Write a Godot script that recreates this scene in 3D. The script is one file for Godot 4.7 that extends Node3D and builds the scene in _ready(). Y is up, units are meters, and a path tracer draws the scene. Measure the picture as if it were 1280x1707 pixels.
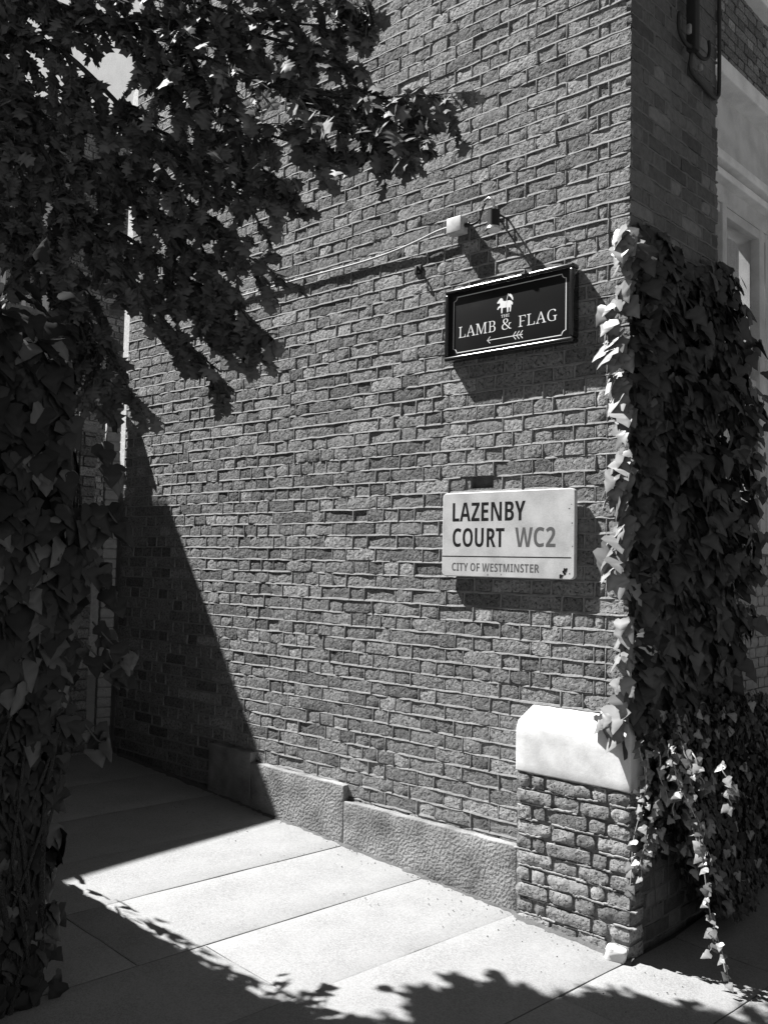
extends Node3D
# Street corner: a raked brick wall with two signs, an alley, ivy and a tree. Heights are written relative to the eye and lifted by YO.

const YO := 1.715
const SUN := Vector3(0.535, -0.81, -0.22)
var rng := RandomNumberGenerator.new()
var M := {}
var RET := Transform3D()          # frame of the return wall: x along it, y up, z outward
var eye := Vector3(1.814, YO, 3.802)
var bump_noise := FastNoiseLite.new()

# ---------------------------------------------------------------- helpers
func gray(g: float) -> Color:
	return Color(g, g, g).linear_to_srgb()

func tex(seed_: int, freq: float, oct: int, lo: float, hi: float, power := 1.0, kind := FastNoiseLite.TYPE_SIMPLEX_SMOOTH, size := 512, grit := 0.0, colour := false) -> ImageTexture:
	var n := FastNoiseLite.new()
	n.seed = seed_
	n.noise_type = kind
	n.frequency = freq
	n.fractal_type = FastNoiseLite.FRACTAL_FBM
	n.fractal_octaves = oct
	var im := n.get_seamless_image(size, size)
	var d := im.get_data()
	var r := RandomNumberGenerator.new()
	r.seed = seed_ + 7
	for i in d.size():
		var v := pow(d[i] / 255.0, power)
		v = lerpf(lo, hi, v)
		if grit > 0.0:
			v += (r.randf() - 0.5) * grit
		v = clampf(v, 0.0, 1.0)
		d[i] = int((pow(v, 0.4545) if colour else v) * 255.0)
	return ImageTexture.create_from_image(Image.create_from_data(size, size, false, Image.FORMAT_L8, d))

# relief of old stock bricks: lumps, thin creases and small pits
func brick_relief(size := 512) -> ImageTexture:
	var lump := FastNoiseLite.new()
	lump.seed = 41
	lump.frequency = 0.028
	lump.fractal_octaves = 3
	var crease := FastNoiseLite.new()
	crease.seed = 42
	crease.frequency = 0.022
	crease.fractal_type = FastNoiseLite.FRACTAL_RIDGED
	crease.fractal_octaves = 2
	var hole := FastNoiseLite.new()
	hole.seed = 43
	hole.frequency = 0.05
	hole.fractal_octaves = 2
	var a := lump.get_seamless_image(size, size).get_data()
	var b := crease.get_seamless_image(size, size).get_data()
	var c := hole.get_seamless_image(size, size).get_data()
	for i in a.size():
		var v := a[i] / 255.0 * 0.58 + 0.32
		v -= pow(b[i] / 255.0, 9.0) * 0.30
		v -= smoothstep(0.70, 0.82, c[i] / 255.0) * 0.42
		a[i] = int(clampf(v, 0.0, 1.0) * 255.0)
	return ImageTexture.create_from_image(Image.create_from_data(size, size, false, Image.FORMAT_L8, a))

# colour of the same bricks: soot and burnt specks, dark in the same small pits as the relief
func brick_colour(size := 512) -> ImageTexture:
	var soot := FastNoiseLite.new()
	soot.seed = 51
	soot.frequency = 0.05
	soot.fractal_octaves = 5
	var hole := FastNoiseLite.new()
	hole.seed = 43
	hole.frequency = 0.05
	hole.fractal_octaves = 2
	var broad := FastNoiseLite.new()
	broad.seed = 52
	broad.frequency = 0.012
	var a := soot.get_seamless_image(size, size).get_data()
	var b := broad.get_seamless_image(size, size).get_data()
	var c := hole.get_seamless_image(size, size).get_data()
	var r := RandomNumberGenerator.new()
	r.seed = 53
	for i in a.size():
		var v := lerpf(0.45, 1.25, a[i] / 255.0) * lerpf(0.75, 1.1, b[i] / 255.0)
		v *= 1.0 - 0.65 * smoothstep(0.68, 0.80, c[i] / 255.0)
		v += (r.randf() - 0.5) * 0.25
		a[i] = int(pow(clampf(v, 0.02, 1.0), 0.4545) * 255.0)
	return ImageTexture.create_from_image(Image.create_from_data(size, size, false, Image.FORMAT_L8, a))

func mk(g: float, rough: float, t: Texture2D = null, metres := 1.0, h: Texture2D = null, hs := 0.0, hm := 0.0) -> StandardMaterial3D:
	var m := StandardMaterial3D.new()
	m.albedo_color = gray(g)
	m.roughness = rough
	m.metallic_specular = 0.35
	if t:
		m.albedo_texture = t
	if h:
		m.heightmap_enabled = true
		m.heightmap_texture = h
		m.heightmap_scale = hs
	if t or h:
		m.uv1_triplanar = true
		m.uv1_world_triplanar = true
		m.uv1_scale = Vector3.ONE / metres
	return m

func tag(o: Node, label: String, category: String, group := "", kind := "") -> void:
	if label:
		o.set_meta("label", label)
	if category:
		o.set_meta("category", category)
	if group:
		o.set_meta("group", group)
	if kind:
		o.set_meta("kind", kind)

var used := {}
func numbered(called: String) -> String:
	if not used.has(called):
		used[called] = 0
		return called
	used[called] += 1
	return "%s_%03d" % [called, used[called]]

func thing(called: String, label: String, category: String, at := Transform3D(), group := "") -> Node3D:
	var o := Node3D.new()
	o.name = numbered(called)
	o.transform = at
	tag(o, label, category, group)
	add_child(o)
	return o

func part(called: String, mesh: Mesh, mat: Material, parent: Node, at := Transform3D()) -> MeshInstance3D:
	var o := MeshInstance3D.new()
	o.name = called
	o.mesh = mesh
	o.material_override = mat
	o.transform = at
	parent.add_child(o, true)
	return o

func new_st() -> SurfaceTool:
	var s := SurfaceTool.new()
	s.begin(Mesh.PRIMITIVE_TRIANGLES)
	return s

func done(s: SurfaceTool) -> ArrayMesh:
	s.generate_normals()
	return s.commit()

func quad(s: SurfaceTool, a: Vector3, b: Vector3, c: Vector3, d: Vector3) -> void:
	for p in [a, b, c, a, c, d]:
		s.add_vertex(p)

func tri(s: SurfaceTool, a: Vector3, b: Vector3, c: Vector3) -> void:
	s.add_vertex(a); s.add_vertex(b); s.add_vertex(c)

func T(p: Vector3) -> Transform3D:
	return Transform3D(Basis(), p)

# rounded, subdivided box; deform moves each point
func soft_box(s: SurfaceTool, size: Vector3, bevel: float, cells: Vector3i, at := Transform3D(), deform = null) -> void:
	var h := size * 0.5
	var lines := []
	for a in 3:
		var l := []
		var b: float = minf(bevel, h[a] * 0.98)
		l.append(-h[a]); l.append(-h[a] + b * 0.35); l.append(-h[a] + b)
		for k in range(1, cells[a]):
			l.append(lerpf(-h[a] + b, h[a] - b, float(k) / cells[a]))
		l.append(h[a] - b); l.append(h[a] - b * 0.35); l.append(h[a])
		lines.append(l)
	for axis in 3:
		var u := (axis + 1) % 3
		var v := (axis + 2) % 3
		for side in [-1.0, 1.0]:
			var grid := []
			for i in lines[u].size():
				var row := []
				for j in lines[v].size():
					var p := Vector3()
					p[axis] = side * h[axis]
					p[u] = lines[u][i]
					p[v] = lines[v][j]
					var inner := Vector3(clampf(p.x, -h.x + bevel, h.x - bevel), clampf(p.y, -h.y + bevel, h.y - bevel), clampf(p.z, -h.z + bevel, h.z - bevel))
					var d := p - inner
					if d.length() > 1e-6:
						p = inner + d.normalized() * bevel
					if deform != null:
						p = deform.call(p)
					row.append(at * p)
				grid.append(row)
			for i in lines[u].size() - 1:
				for j in lines[v].size() - 1:
					if side > 0:
						quad(s, grid[i][j], grid[i][j + 1], grid[i + 1][j + 1], grid[i + 1][j])
					else:
						quad(s, grid[i][j], grid[i + 1][j], grid[i + 1][j + 1], grid[i][j + 1])

func box_mesh(size: Vector3, bevel := 0.004, cells := Vector3i.ONE) -> ArrayMesh:
	var s := new_st()
	soft_box(s, size, bevel, cells)
	return done(s)

func plain_box(s: SurfaceTool, lo: Vector3, hi: Vector3) -> void:
	var p := []
	for k in 8:
		p.append(Vector3(hi.x if k & 1 else lo.x, hi.y if k & 2 else lo.y, hi.z if k & 4 else lo.z))
	s.set_smooth_group(-1)
	quad(s, p[4], p[6], p[7], p[5])
	quad(s, p[1], p[3], p[2], p[0])
	quad(s, p[5], p[7], p[3], p[1])
	quad(s, p[0], p[2], p[6], p[4])
	quad(s, p[6], p[2], p[3], p[7])
	quad(s, p[0], p[4], p[5], p[1])
	s.set_smooth_group(0)

func tube(s: SurfaceTool, pts: Array, r0: float, r1: float, sides := 7) -> void:
	var rings := []
	for i in pts.size():
		var d: Vector3 = (pts[mini(i + 1, pts.size() - 1)] - pts[maxi(i - 1, 0)]).normalized()
		var a := d.cross(Vector3(0.31, 0.92, 0.23)).normalized()
		var b := d.cross(a).normalized()
		var r := lerpf(r0, r1, float(i) / maxf(1, pts.size() - 1))
		var ring := []
		for k in sides:
			var t := TAU * k / sides
			ring.append(pts[i] + (a * cos(t) + b * sin(t)) * r)
		rings.append(ring)
	for i in pts.size() - 1:
		for k in sides:
			var k2 := (k + 1) % sides
			quad(s, rings[i][k], rings[i][k2], rings[i + 1][k2], rings[i + 1][k])
	for e in [[0, 1], [pts.size() - 1, -1]]:
		for k in range(1, sides - 1):
			if e[1] < 0:
				tri(s, rings[e[0]][0], rings[e[0]][k], rings[e[0]][k + 1])
			else:
				tri(s, rings[e[0]][0], rings[e[0]][k + 1], rings[e[0]][k])

func smooth_path(pts: Array, n := 6) -> Array:
	var out := []
	for i in pts.size() - 1:
		var a: Vector3 = pts[maxi(i - 1, 0)]
		var b: Vector3 = pts[i]
		var c: Vector3 = pts[i + 1]
		var d: Vector3 = pts[mini(i + 2, pts.size() - 1)]
		for k in n:
			out.append(b.cubic_interpolate(c, a, d, float(k) / n))
	out.append(pts[-1])
	return out

func cyl(r0: float, r1: float, h: float, sides := 18) -> ArrayMesh:
	var c := CylinderMesh.new()
	c.top_radius = r1
	c.bottom_radius = r0
	c.height = h
	c.radial_segments = sides
	c.rings = 1
	var am := ArrayMesh.new()
	am.add_surface_from_arrays(Mesh.PRIMITIVE_TRIANGLES, c.get_mesh_arrays())
	return am

func words(parent: Node, what: String, fonts: Array, weight: int, x0: float, x1: float, y0: float, y1: float, z: float, mat: Material, called := "lettering", thin := 0.0) -> void:
	var f := SystemFont.new()
	f.font_names = PackedStringArray(fonts)
	f.font_weight = weight
	var t := TextMesh.new()
	t.text = what
	var fv := FontVariation.new()
	fv.base_font = f
	fv.variation_embolden = thin
	t.font = fv
	t.font_size = 64
	t.pixel_size = 0.001
	t.depth = 0.002
	var b := t.get_aabb()
	var sx := (x1 - x0) / b.size.x
	var sy := (y1 - y0) / b.size.y
	var o := part(called, t, mat, parent)
	o.transform = Transform3D(Basis.from_scale(Vector3(sx, sy, 0.15)), Vector3(x0 - b.position.x * sx, y0 - b.position.y * sy, z))

func ribbon(s: SurfaceTool, pts: Array, w: float, z: float, closed := false) -> void:
	var n := pts.size()
	var l := []
	var r := []
	for i in n:
		var a: Vector2 = pts[(i - 1 + n) % n] if closed or i > 0 else pts[i]
		var c: Vector2 = pts[(i + 1) % n] if closed or i < n - 1 else pts[i]
		var d := (c - a).normalized()
		var p := Vector2(-d.y, d.x) * w * 0.5
		l.append(pts[i] + p); r.append(pts[i] - p)
	for i in (n if closed else n - 1):
		var j := (i + 1) % n
		quad(s, Vector3(r[i].x, r[i].y, z), Vector3(l[i].x, l[i].y, z), Vector3(l[j].x, l[j].y, z), Vector3(r[j].x, r[j].y, z))

func slab_poly(s: SurfaceTool, poly: PackedVector2Array, z: float, depth := 0.001) -> void:
	var idx := Geometry2D.triangulate_polygon(poly)
	s.set_smooth_group(-1)
	for i in range(0, idx.size(), 3):
		var a := poly[idx[i]]
		var b := poly[idx[i + 1]]
		var c := poly[idx[i + 2]]
		if (b - a).cross(c - a) > 0:
			var t := b; b = c; c = t
		tri(s, Vector3(a.x, a.y, z), Vector3(b.x, b.y, z), Vector3(c.x, c.y, z))
	var ccw := not Geometry2D.is_polygon_clockwise(poly)
	for i in poly.size():
		var a := poly[i]
		var b := poly[(i + 1) % poly.size()]
		if ccw:
			quad(s, Vector3(a.x, a.y, z - depth), Vector3(a.x, a.y, z), Vector3(b.x, b.y, z), Vector3(b.x, b.y, z - depth))
		else:
			quad(s, Vector3(b.x, b.y, z - depth), Vector3(b.x, b.y, z), Vector3(a.x, a.y, z), Vector3(a.x, a.y, z - depth))
	s.set_smooth_group(0)

# ---------------------------------------------------------------- bricks
const TONES := [0.15, 0.195, 0.24, 0.28, 0.36]
func tone_index() -> int:
	var r := rng.randf()
	return 0 if r < 0.1 else 1 if r < 0.35 else 2 if r < 0.68 else 3 if r < 0.9 else 4

# one brick, its face centred on (0,0,0) and looking along +z
func brick_shape(s: SurfaceTool, w: float, h: float, xf: Transform3D, amp: float, nx: int, ny: int, back := -0.026, round_ := 0.0014) -> void:
	var grid := []
	var off := Vector3(rng.randf(), rng.randf(), rng.randf()) * 50.0
	var nick := []
	for k in 4:
		nick.append(rng.randf_range(0.0, 0.004) if rng.randf() < 0.75 else rng.randf_range(0.005, 0.013))
	for i in nx + 1:
		var row := []
		for j in ny + 1:
			var u := lerpf(-w * 0.5, w * 0.5, float(i) / nx)
			var v := lerpf(-h * 0.5, h * 0.5, float(j) / ny)
			var edge := i == 0 or j == 0 or i == nx or j == ny
			var z := bump_noise.get_noise_3dv(Vector3(u, v, 0) + off) * amp
			if edge:
				z -= round_
				var cu := 0.0
				if (i == 0 or i == nx) and (j == 0 or j == ny):
					cu = nick[(1 if i else 0) + (2 if j else 0)]
				u += -signf(u) * (cu + rng.randf_range(0.0, 0.0025)) if (i == 0 or i == nx) else 0.0
				v += -signf(v) * (cu * 0.6 + rng.randf_range(0.0, 0.0025)) if (j == 0 or j == ny) else 0.0
				z -= cu * 0.3
			row.append(Vector3(u, v, z))
		grid.append(row)
	for i in nx:
		for j in ny:
			quad(s, xf * grid[i][j], xf * grid[i][j + 1], xf * grid[i + 1][j + 1], xf * grid[i + 1][j])
	s.set_smooth_group(1)
	var rim := []
	for i in nx: rim.append(grid[i][0])
	for j in ny: rim.append(grid[nx][j])
	for i in range(nx, 0, -1): rim.append(grid[i][ny])
	for j in range(ny, 0, -1): rim.append(grid[0][j])
	for k in rim.size():
		var a: Vector3 = rim[k]
		var b: Vector3 = rim[(k + 1) % rim.size()]
		var a2 := Vector3(a.x * 1.01 + signf(a.x) * 0.001, a.y * 1.01 + signf(a.y) * 0.001, back)
		var b2 := Vector3(b.x * 1.01 + signf(b.x) * 0.001, b.y * 1.01 + signf(b.y) * 0.001, back)
		quad(s, xf * a2, xf * a, xf * b, xf * b2)
	s.set_smooth_group(0)

# positions of a Flemish bond between x0 and x1, starting at the corner end
func lay(x0: float, x1: float, y0: float, y1: float, phase: float, course: float, corner_right: bool, odd: int, mess := 0.16) -> Array:
	var out := []
	var j := 0.009
	var k0 := int(floor((y0 - phase) / course))
	var k1 := int(ceil((y1 - phase) / course))
	for k in range(k0, k1):
		var yb := phase + k * course
		var x := 0.0
		var n := 0
		var length := x1 - x0
		var stretcher_first := posmod(k + odd, 2) == 0
		var shrink := 1.0
		while x < length - 0.02:
			var w := 0.0
			if stretcher_first:
				w = 0.222 if n % 2 == 0 else 0.107
			else:
				w = 0.107 if n == 0 else 0.05 if n == 1 else (0.222 if n % 2 == 0 else 0.107)
			w *= shrink
			var pieces := [w]
			if w > 0.2 and rng.randf() < (mess * 2.2 if x > 1.3 else mess):
				pieces = [w * 0.5 - j * 0.5, w * 0.5 - j * 0.5]
			for p in pieces:
				var pw: float = p
				if n > 2:
					pw += rng.randf_range(-0.006, 0.004)
				pw = minf(pw, length - x)
				if pw > 0.018:
					var cx := x + pw * 0.5
					out.append({"x": (x1 - cx) if corner_right else (x0 + cx), "y": yb + course * 0.5, "w": pw, "h": course - j + rng.randf_range(-0.002, 0.0015), "k": k})
				x += pw + j
			n += 1
	return out

var variants := {}
func brick_mesh(kind: String, i: int) -> ArrayMesh:
	var key := kind + str(i)
	if not variants.has(key):
		var s := new_st()
		var w := 0.222 if kind == "s" else 0.107 if kind == "h" else 0.05
		brick_shape(s, w, 0.066, Transform3D(), rng.randf_range(0.0015, 0.004), 5 if kind == "s" else 4, 2, -0.026, 0.0014)
		variants[key] = done(s)
	return variants[key]

func place_brick(parent: Node, b: Dictionary, zoff: float, rot: Vector3, tone: int, mats: Array) -> void:
	var kind := "s" if b.w > 0.15 else "h" if b.w > 0.07 else "c"
	var m := brick_mesh(kind, rng.randi() % 12)
	var bw := 0.222 if kind == "s" else 0.107 if kind == "h" else 0.05
	var bas := Basis.from_euler(rot) * Basis.from_scale(Vector3(b.w / bw * (-1.0 if false else 1.0), b.h / 0.066, 1.0))
	part("brick", m, mats[tone], parent, Transform3D(bas, Vector3(b.x, b.y, zoff)))

# bricks of one face: the nearest ones singly, the others joined
func brick_face(parent: Node3D, frame: Transform3D, bricks: Array, singles: int, mats: Array, joined: Material, amp := 0.0028, zj := 0.002, rest_called := "brickwork") -> void:
	for b in bricks:
		var p: Vector3 = frame * Vector3(b.x, b.y, 0)
		var d := p - eye
		b.score = b.w * absf(d.normalized().dot(frame.basis.z)) / d.length_squared()
	bricks.sort_custom(func(a, b): return a.score > b.score)
	var s := new_st()
	for i in bricks.size():
		var b = bricks[i]
		var rot := Vector3(rng.randfn(0, 0.012), rng.randfn(0, 0.010), rng.randfn(0, 0.006))
		var zo := clampf(rng.randfn(0.0, zj * 0.6), -zj * 1.6, zj)
		if rng.randf() < 0.03:
			zo -= rng.randf_range(0.002, 0.005)
		var t := tone_index()
		if i < singles:
			place_brick(parent, b, zo, rot, t, mats)
		else:
			s.set_color(Color(TONES[t], TONES[t], TONES[t]))
			brick_shape(s, b.w, b.h, Transform3D(Basis.from_euler(rot), Vector3(b.x, b.y, zo)), amp * rng.randf_range(0.6, 1.4), 4 if b.w > 0.15 else 3, 2)
	if bricks.size() > singles:
		var o := part(rest_called, done(s), joined, parent)
		o.set_meta("kind", "stuff")

# struck pointing: ribbons along the beds and thin ones between the bricks
func pointing(parent: Node3D, bricks: Array, x0: float, x1: float, y0: float, y1: float, phase: float, course: float, mat: Material, skip) -> void:
	var s := new_st()
	var ns := FastNoiseLite.new()
	ns.seed = 31
	ns.frequency = 1.7
	var k0 := int(floor((y0 - phase) / course)) + 1
	var k1 := int(ceil((y1 - phase) / course))
	var step := 0.045
	for k in range(k0, k1):
		var y := phase + k * course
		var prev := []
		var n := int((x1 - x0) / step)
		for i in n + 1:
			var x := lerpf(x0, x1, float(i) / n)
			if skip.call(Vector2(x, y)):
				prev = []
				continue
			var wv := ns.get_noise_2d(x * 4.0, k * 13.0)
			var yy := y + wv * 0.0045 + rng.randf_range(-0.0014, 0.0014)
			var z := 0.0014 + rng.randf_range(-0.0016, 0.002) + ns.get_noise_2d(x * 9.0 + 50.0, k * 7.0) * 0.003
			if ns.get_noise_2d(x * 1.3 + 90.0, k * 3.1) > 0.36 or rng.randf() < 0.04:
				z = -0.005
			var wd := 0.0068 + rng.randf_range(-0.0016, 0.0014)
			var ring := [Vector3(x, yy + wd, -0.012), Vector3(x, yy + wd * 0.8, z - 0.003), Vector3(x, yy - wd * 0.55, z), Vector3(x, yy - wd * 0.8, z - 0.0015), Vector3(x, yy - wd * 0.85, -0.022)]
			if prev:
				for q in 4:
					s.set_smooth_group(q)
					quad(s, prev[q + 1], prev[q], ring[q], ring[q + 1])
			prev = ring
	s.set_smooth_group(0)
	for b in bricks:
		var x: float = b.x - b.w * 0.5 - 0.0045
		if x < x0 + 0.01 or rng.randf() < 0.04 or skip.call(Vector2(x, b.y)):
			continue
		var w := 0.0042 + rng.randf_range(-0.0008, 0.0012)
		var z := 0.0018 + rng.randf_range(-0.003, 0.002)
		var h: float = b.h * 0.5 + 0.002
		var lean := rng.randf_range(-0.002, 0.002)
		var pt := []
		for e in [-1.0, 1.0]:
			pt.append([Vector3(x - w - 0.002 + lean * e, b.y + h * e, -0.014), Vector3(x - w * 0.5 + lean * e, b.y + h * e, z), Vector3(x + w * 0.6 + lean * e, b.y + h * e, z), Vector3(x + w + 0.002 + lean * e, b.y + h * e, -0.018)])
		for q in 3:
			quad(s, pt[0][q], pt[1][q], pt[1][q + 1], pt[0][q + 1])
	var o := part("mortar_pointing", done(s), mat, parent)
	o.set_meta("kind", "stuff")

# ---------------------------------------------------------------- leaves
const IVY := [Vector2(0.0, 0.0), Vector2(0.16, -0.09), Vector2(0.36, -0.06), Vector2(0.52, 0.12), Vector2(0.40, 0.28), Vector2(0.33, 0.40), Vector2(0.30, 0.52), Vector2(0.16, 0.76), Vector2(0.0, 1.0)]
const OAK := [Vector2(0.0, 0.0), Vector2(0.10, 0.06), Vector2(0.34, 0.12), Vector2(0.20, 0.27), Vector2(0.52, 0.44), Vector2(0.25, 0.52), Vector2(0.38, 0.76), Vector2(0.14, 0.82), Vector2(0.0, 1.0)]
var leaf_store := {}
func leaf_mesh(kind: String, i: int) -> ArrayMesh:
	var key := kind + str(i)
	if leaf_store.has(key):
		return leaf_store[key]
	var s := new_st()
	var outline: Array = IVY if kind == "ivy" else OAK
	var fold := rng.randf_range(0.12, 0.42)
	var curl := rng.randf_range(0.1, 0.4)
	var shade := [1.2, 0.82, 0.85, 1.2, 0.8, 0.84, 0.95, 0.82, 1.2] if kind == "ivy" else [1.0, 0.9, 1.15, 0.8, 1.15, 0.8, 1.15, 0.8, 1.1]
	var n := outline.size()
	var wide := rng.randf_range(0.9, 1.12)
	for side in [-1.0, 1.0]:
		var o := []
		var m := []
		for k in n:
			var p: Vector2 = outline[k]
			var px := p.x * wide * rng.randf_range(0.9, 1.1)
			var py := p.y + (rng.randf_range(-0.03, 0.03) if k > 0 and k < n - 1 else 0.0)
			var z := -fold * px * 0.7 - curl * pow(maxf(py - 0.25, 0.0), 2.0) * 0.7 + (rng.randf_range(-0.05, 0.05) if k > 0 and k < n - 1 else 0.0)
			o.append(Vector3(px * side, py, z))
			var my := float(k) / (n - 1)
			m.append(Vector3(0, my, -curl * pow(maxf(my - 0.25, 0.0), 2.0) * 0.7))
		for k in n - 1:
			var pts := [m[k], m[k + 1], o[k + 1], o[k]] if side > 0 else [m[k], o[k], o[k + 1], m[k + 1]]
			var c0: float = shade[k]
			var c1: float = shade[k + 1]
			var cols := [1.3, 1.3, c1, c0] if side > 0 else [1.3, c0, c1, 1.3]
			for q in [0, 1, 2, 0, 2, 3]:
				s.set_color(Color(cols[q], cols[q], cols[q]) * 0.7)
				s.add_vertex(pts[q])
	leaf_store[key] = done(s)
	return leaf_store[key]

# leaves: [Transform3D, ...]; the ones that show largest singly, the others as one mesh
func leaves(parent: Node3D, kind: String, spots: Array, singles: int, mats: Array, rest_mat: Material, rest_called := "foliage") -> void:
	var cam_in: Basis = get_node("camera").transform.basis.inverse()
	for sp in spots:
		var t: Transform3D = sp.t
		var v := cam_in * (t.origin - eye)
		var inside := v.z < -0.3 and absf(v.x / -v.z) < 0.44 and absf(v.y / -v.z) < 0.59
		sp.score = (t.basis.y.length_squared() * (0.25 + absf(t.basis.z.normalized().dot((t.origin - eye).normalized()))) / v.length_squared() * sp.get("front", 1.0)) if inside else 0.0
	spots.sort_custom(func(a, b): return a.score > b.score)
	var arr := []
	var base := []
	for i in 8:
		base.append(leaf_mesh(kind, i).surface_get_arrays(0))
	var V := PackedVector3Array()
	var N := PackedVector3Array()
	var C := PackedColorArray()
	var tints := []
	for i in 8:
		var row := []
		for f in [0.7, 0.85, 1.0, 1.2]:
			var c: PackedColorArray = base[i][Mesh.ARRAY_COLOR].duplicate()
			for q in c.size():
				c[q] = c[q] * f
			row.append(c)
		tints.append(row)
	for i in spots.size():
		var t: Transform3D = spots[i].t
		var which := rng.randi() % 8
		if i < singles:
			part("leaf", leaf_mesh(kind, which), mats[rng.randi() % mats.size()], parent, t)
		else:
			V.append_array(t * base[which][Mesh.ARRAY_VERTEX])
			N.append_array(Transform3D(t.basis.orthonormalized(), Vector3()) * base[which][Mesh.ARRAY_NORMAL])
			C.append_array(tints[which][rng.randi() % 4])
	if V.size():
		arr.resize(Mesh.ARRAY_MAX)
		arr[Mesh.ARRAY_VERTEX] = V
		arr[Mesh.ARRAY_NORMAL] = N
		arr[Mesh.ARRAY_COLOR] = C
		var am := ArrayMesh.new()
		am.add_surface_from_arrays(Mesh.PRIMITIVE_TRIANGLES, arr)
		var o := part(rest_called, am, rest_mat, parent)
		o.set_meta("kind", "stuff")

func leaf_at(p: Vector3, tip: Vector3, normal: Vector3, size: float) -> Transform3D:
	var y := tip.normalized()
	var z := (normal - y * normal.dot(y)).normalized()
	var x := y.cross(z)
	return Transform3D(Basis(x * size, y * size, z * size), p)

func rv(a := 1.0) -> Vector3:
	return Vector3(rng.randf_range(-a, a), rng.randf_range(-a, a), rng.randf_range(-a, a))

func leaf_mats(g: float, rough: float, back: float) -> Array:
	var out := []
	for f in [0.75, 1.0, 1.25, 1.5]:
		var m := mk(g * f / 0.7, rough)
		m.vertex_color_use_as_albedo = true
		m.metallic_specular = 0.5
		m.backlight_enabled = true
		m.backlight = Color(back, back, back)
		out.append(m)
	return out

# ---------------------------------------------------------------- scene
func _ready() -> void:
	rng.seed = 20525
	bump_noise.seed = 5
	bump_noise.frequency = 18.0
	bump_noise.fractal_octaves = 3
	# camera
	var cam := Camera3D.new()
	cam.name = "camera"
	cam.transform = Transform3D(Basis(Vector3(0.756, 0.0208, -0.654), Vector3(0.022, 0.9981, 0.0572), Vector3(0.6541, -0.0577, 0.7542)).orthonormalized(), eye)
	cam.fov = 59.94
	cam.near = 0.05
	cam.far = 600.0
	add_child(cam)
	cam.current = true
	# sky
	var env := Environment.new()
	var sky := Sky.new()
	var pm := ProceduralSkyMaterial.new()
	pm.sky_top_color = gray(0.04)
	pm.sky_horizon_color = gray(0.11)
	pm.sky_curve = 0.25
	pm.ground_bottom_color = gray(0.04)
	pm.ground_horizon_color = gray(0.06)
	pm.sun_angle_max = 2.0
	sky.sky_material = pm
	env.background_mode = Environment.BG_SKY
	env.sky = sky
	env.ambient_light_source = Environment.AMBIENT_SOURCE_SKY
	env.tonemap_mode = Environment.TONE_MAPPER_LINEAR
	env.tonemap_exposure = 3.0
	env.sdfgi_enabled = true
	env.ssao_enabled = true
	env.ssil_enabled = true
	var we := WorldEnvironment.new()
	we.name = "sky"
	we.environment = env
	add_child(we)
	# sun
	var sun := DirectionalLight3D.new()
	sun.name = "sun"
	sun.light_energy = 1.6
	sun.light_color = Color(1.0, 0.998, 0.994)
	sun.light_angular_distance = 0.5
	sun.shadow_enabled = true
	sun.transform = Transform3D(Basis.looking_at(SUN.normalized(), Vector3.UP), Vector3(-5, 8, 2))
	add_child(sun)

	make_materials()
	var rx := Vector3(0.064, 0, -0.998).normalized()
	RET = Transform3D(Basis(rx, Vector3.UP, rx.cross(Vector3.UP)), Vector3.ZERO)
	make_ground()
	make_dirt()
	make_building()
	make_far_building()
	make_alley_end()
	make_signs()
	make_fittings()
	make_right_ivy()
	make_left_wall()
	make_tree()

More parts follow.
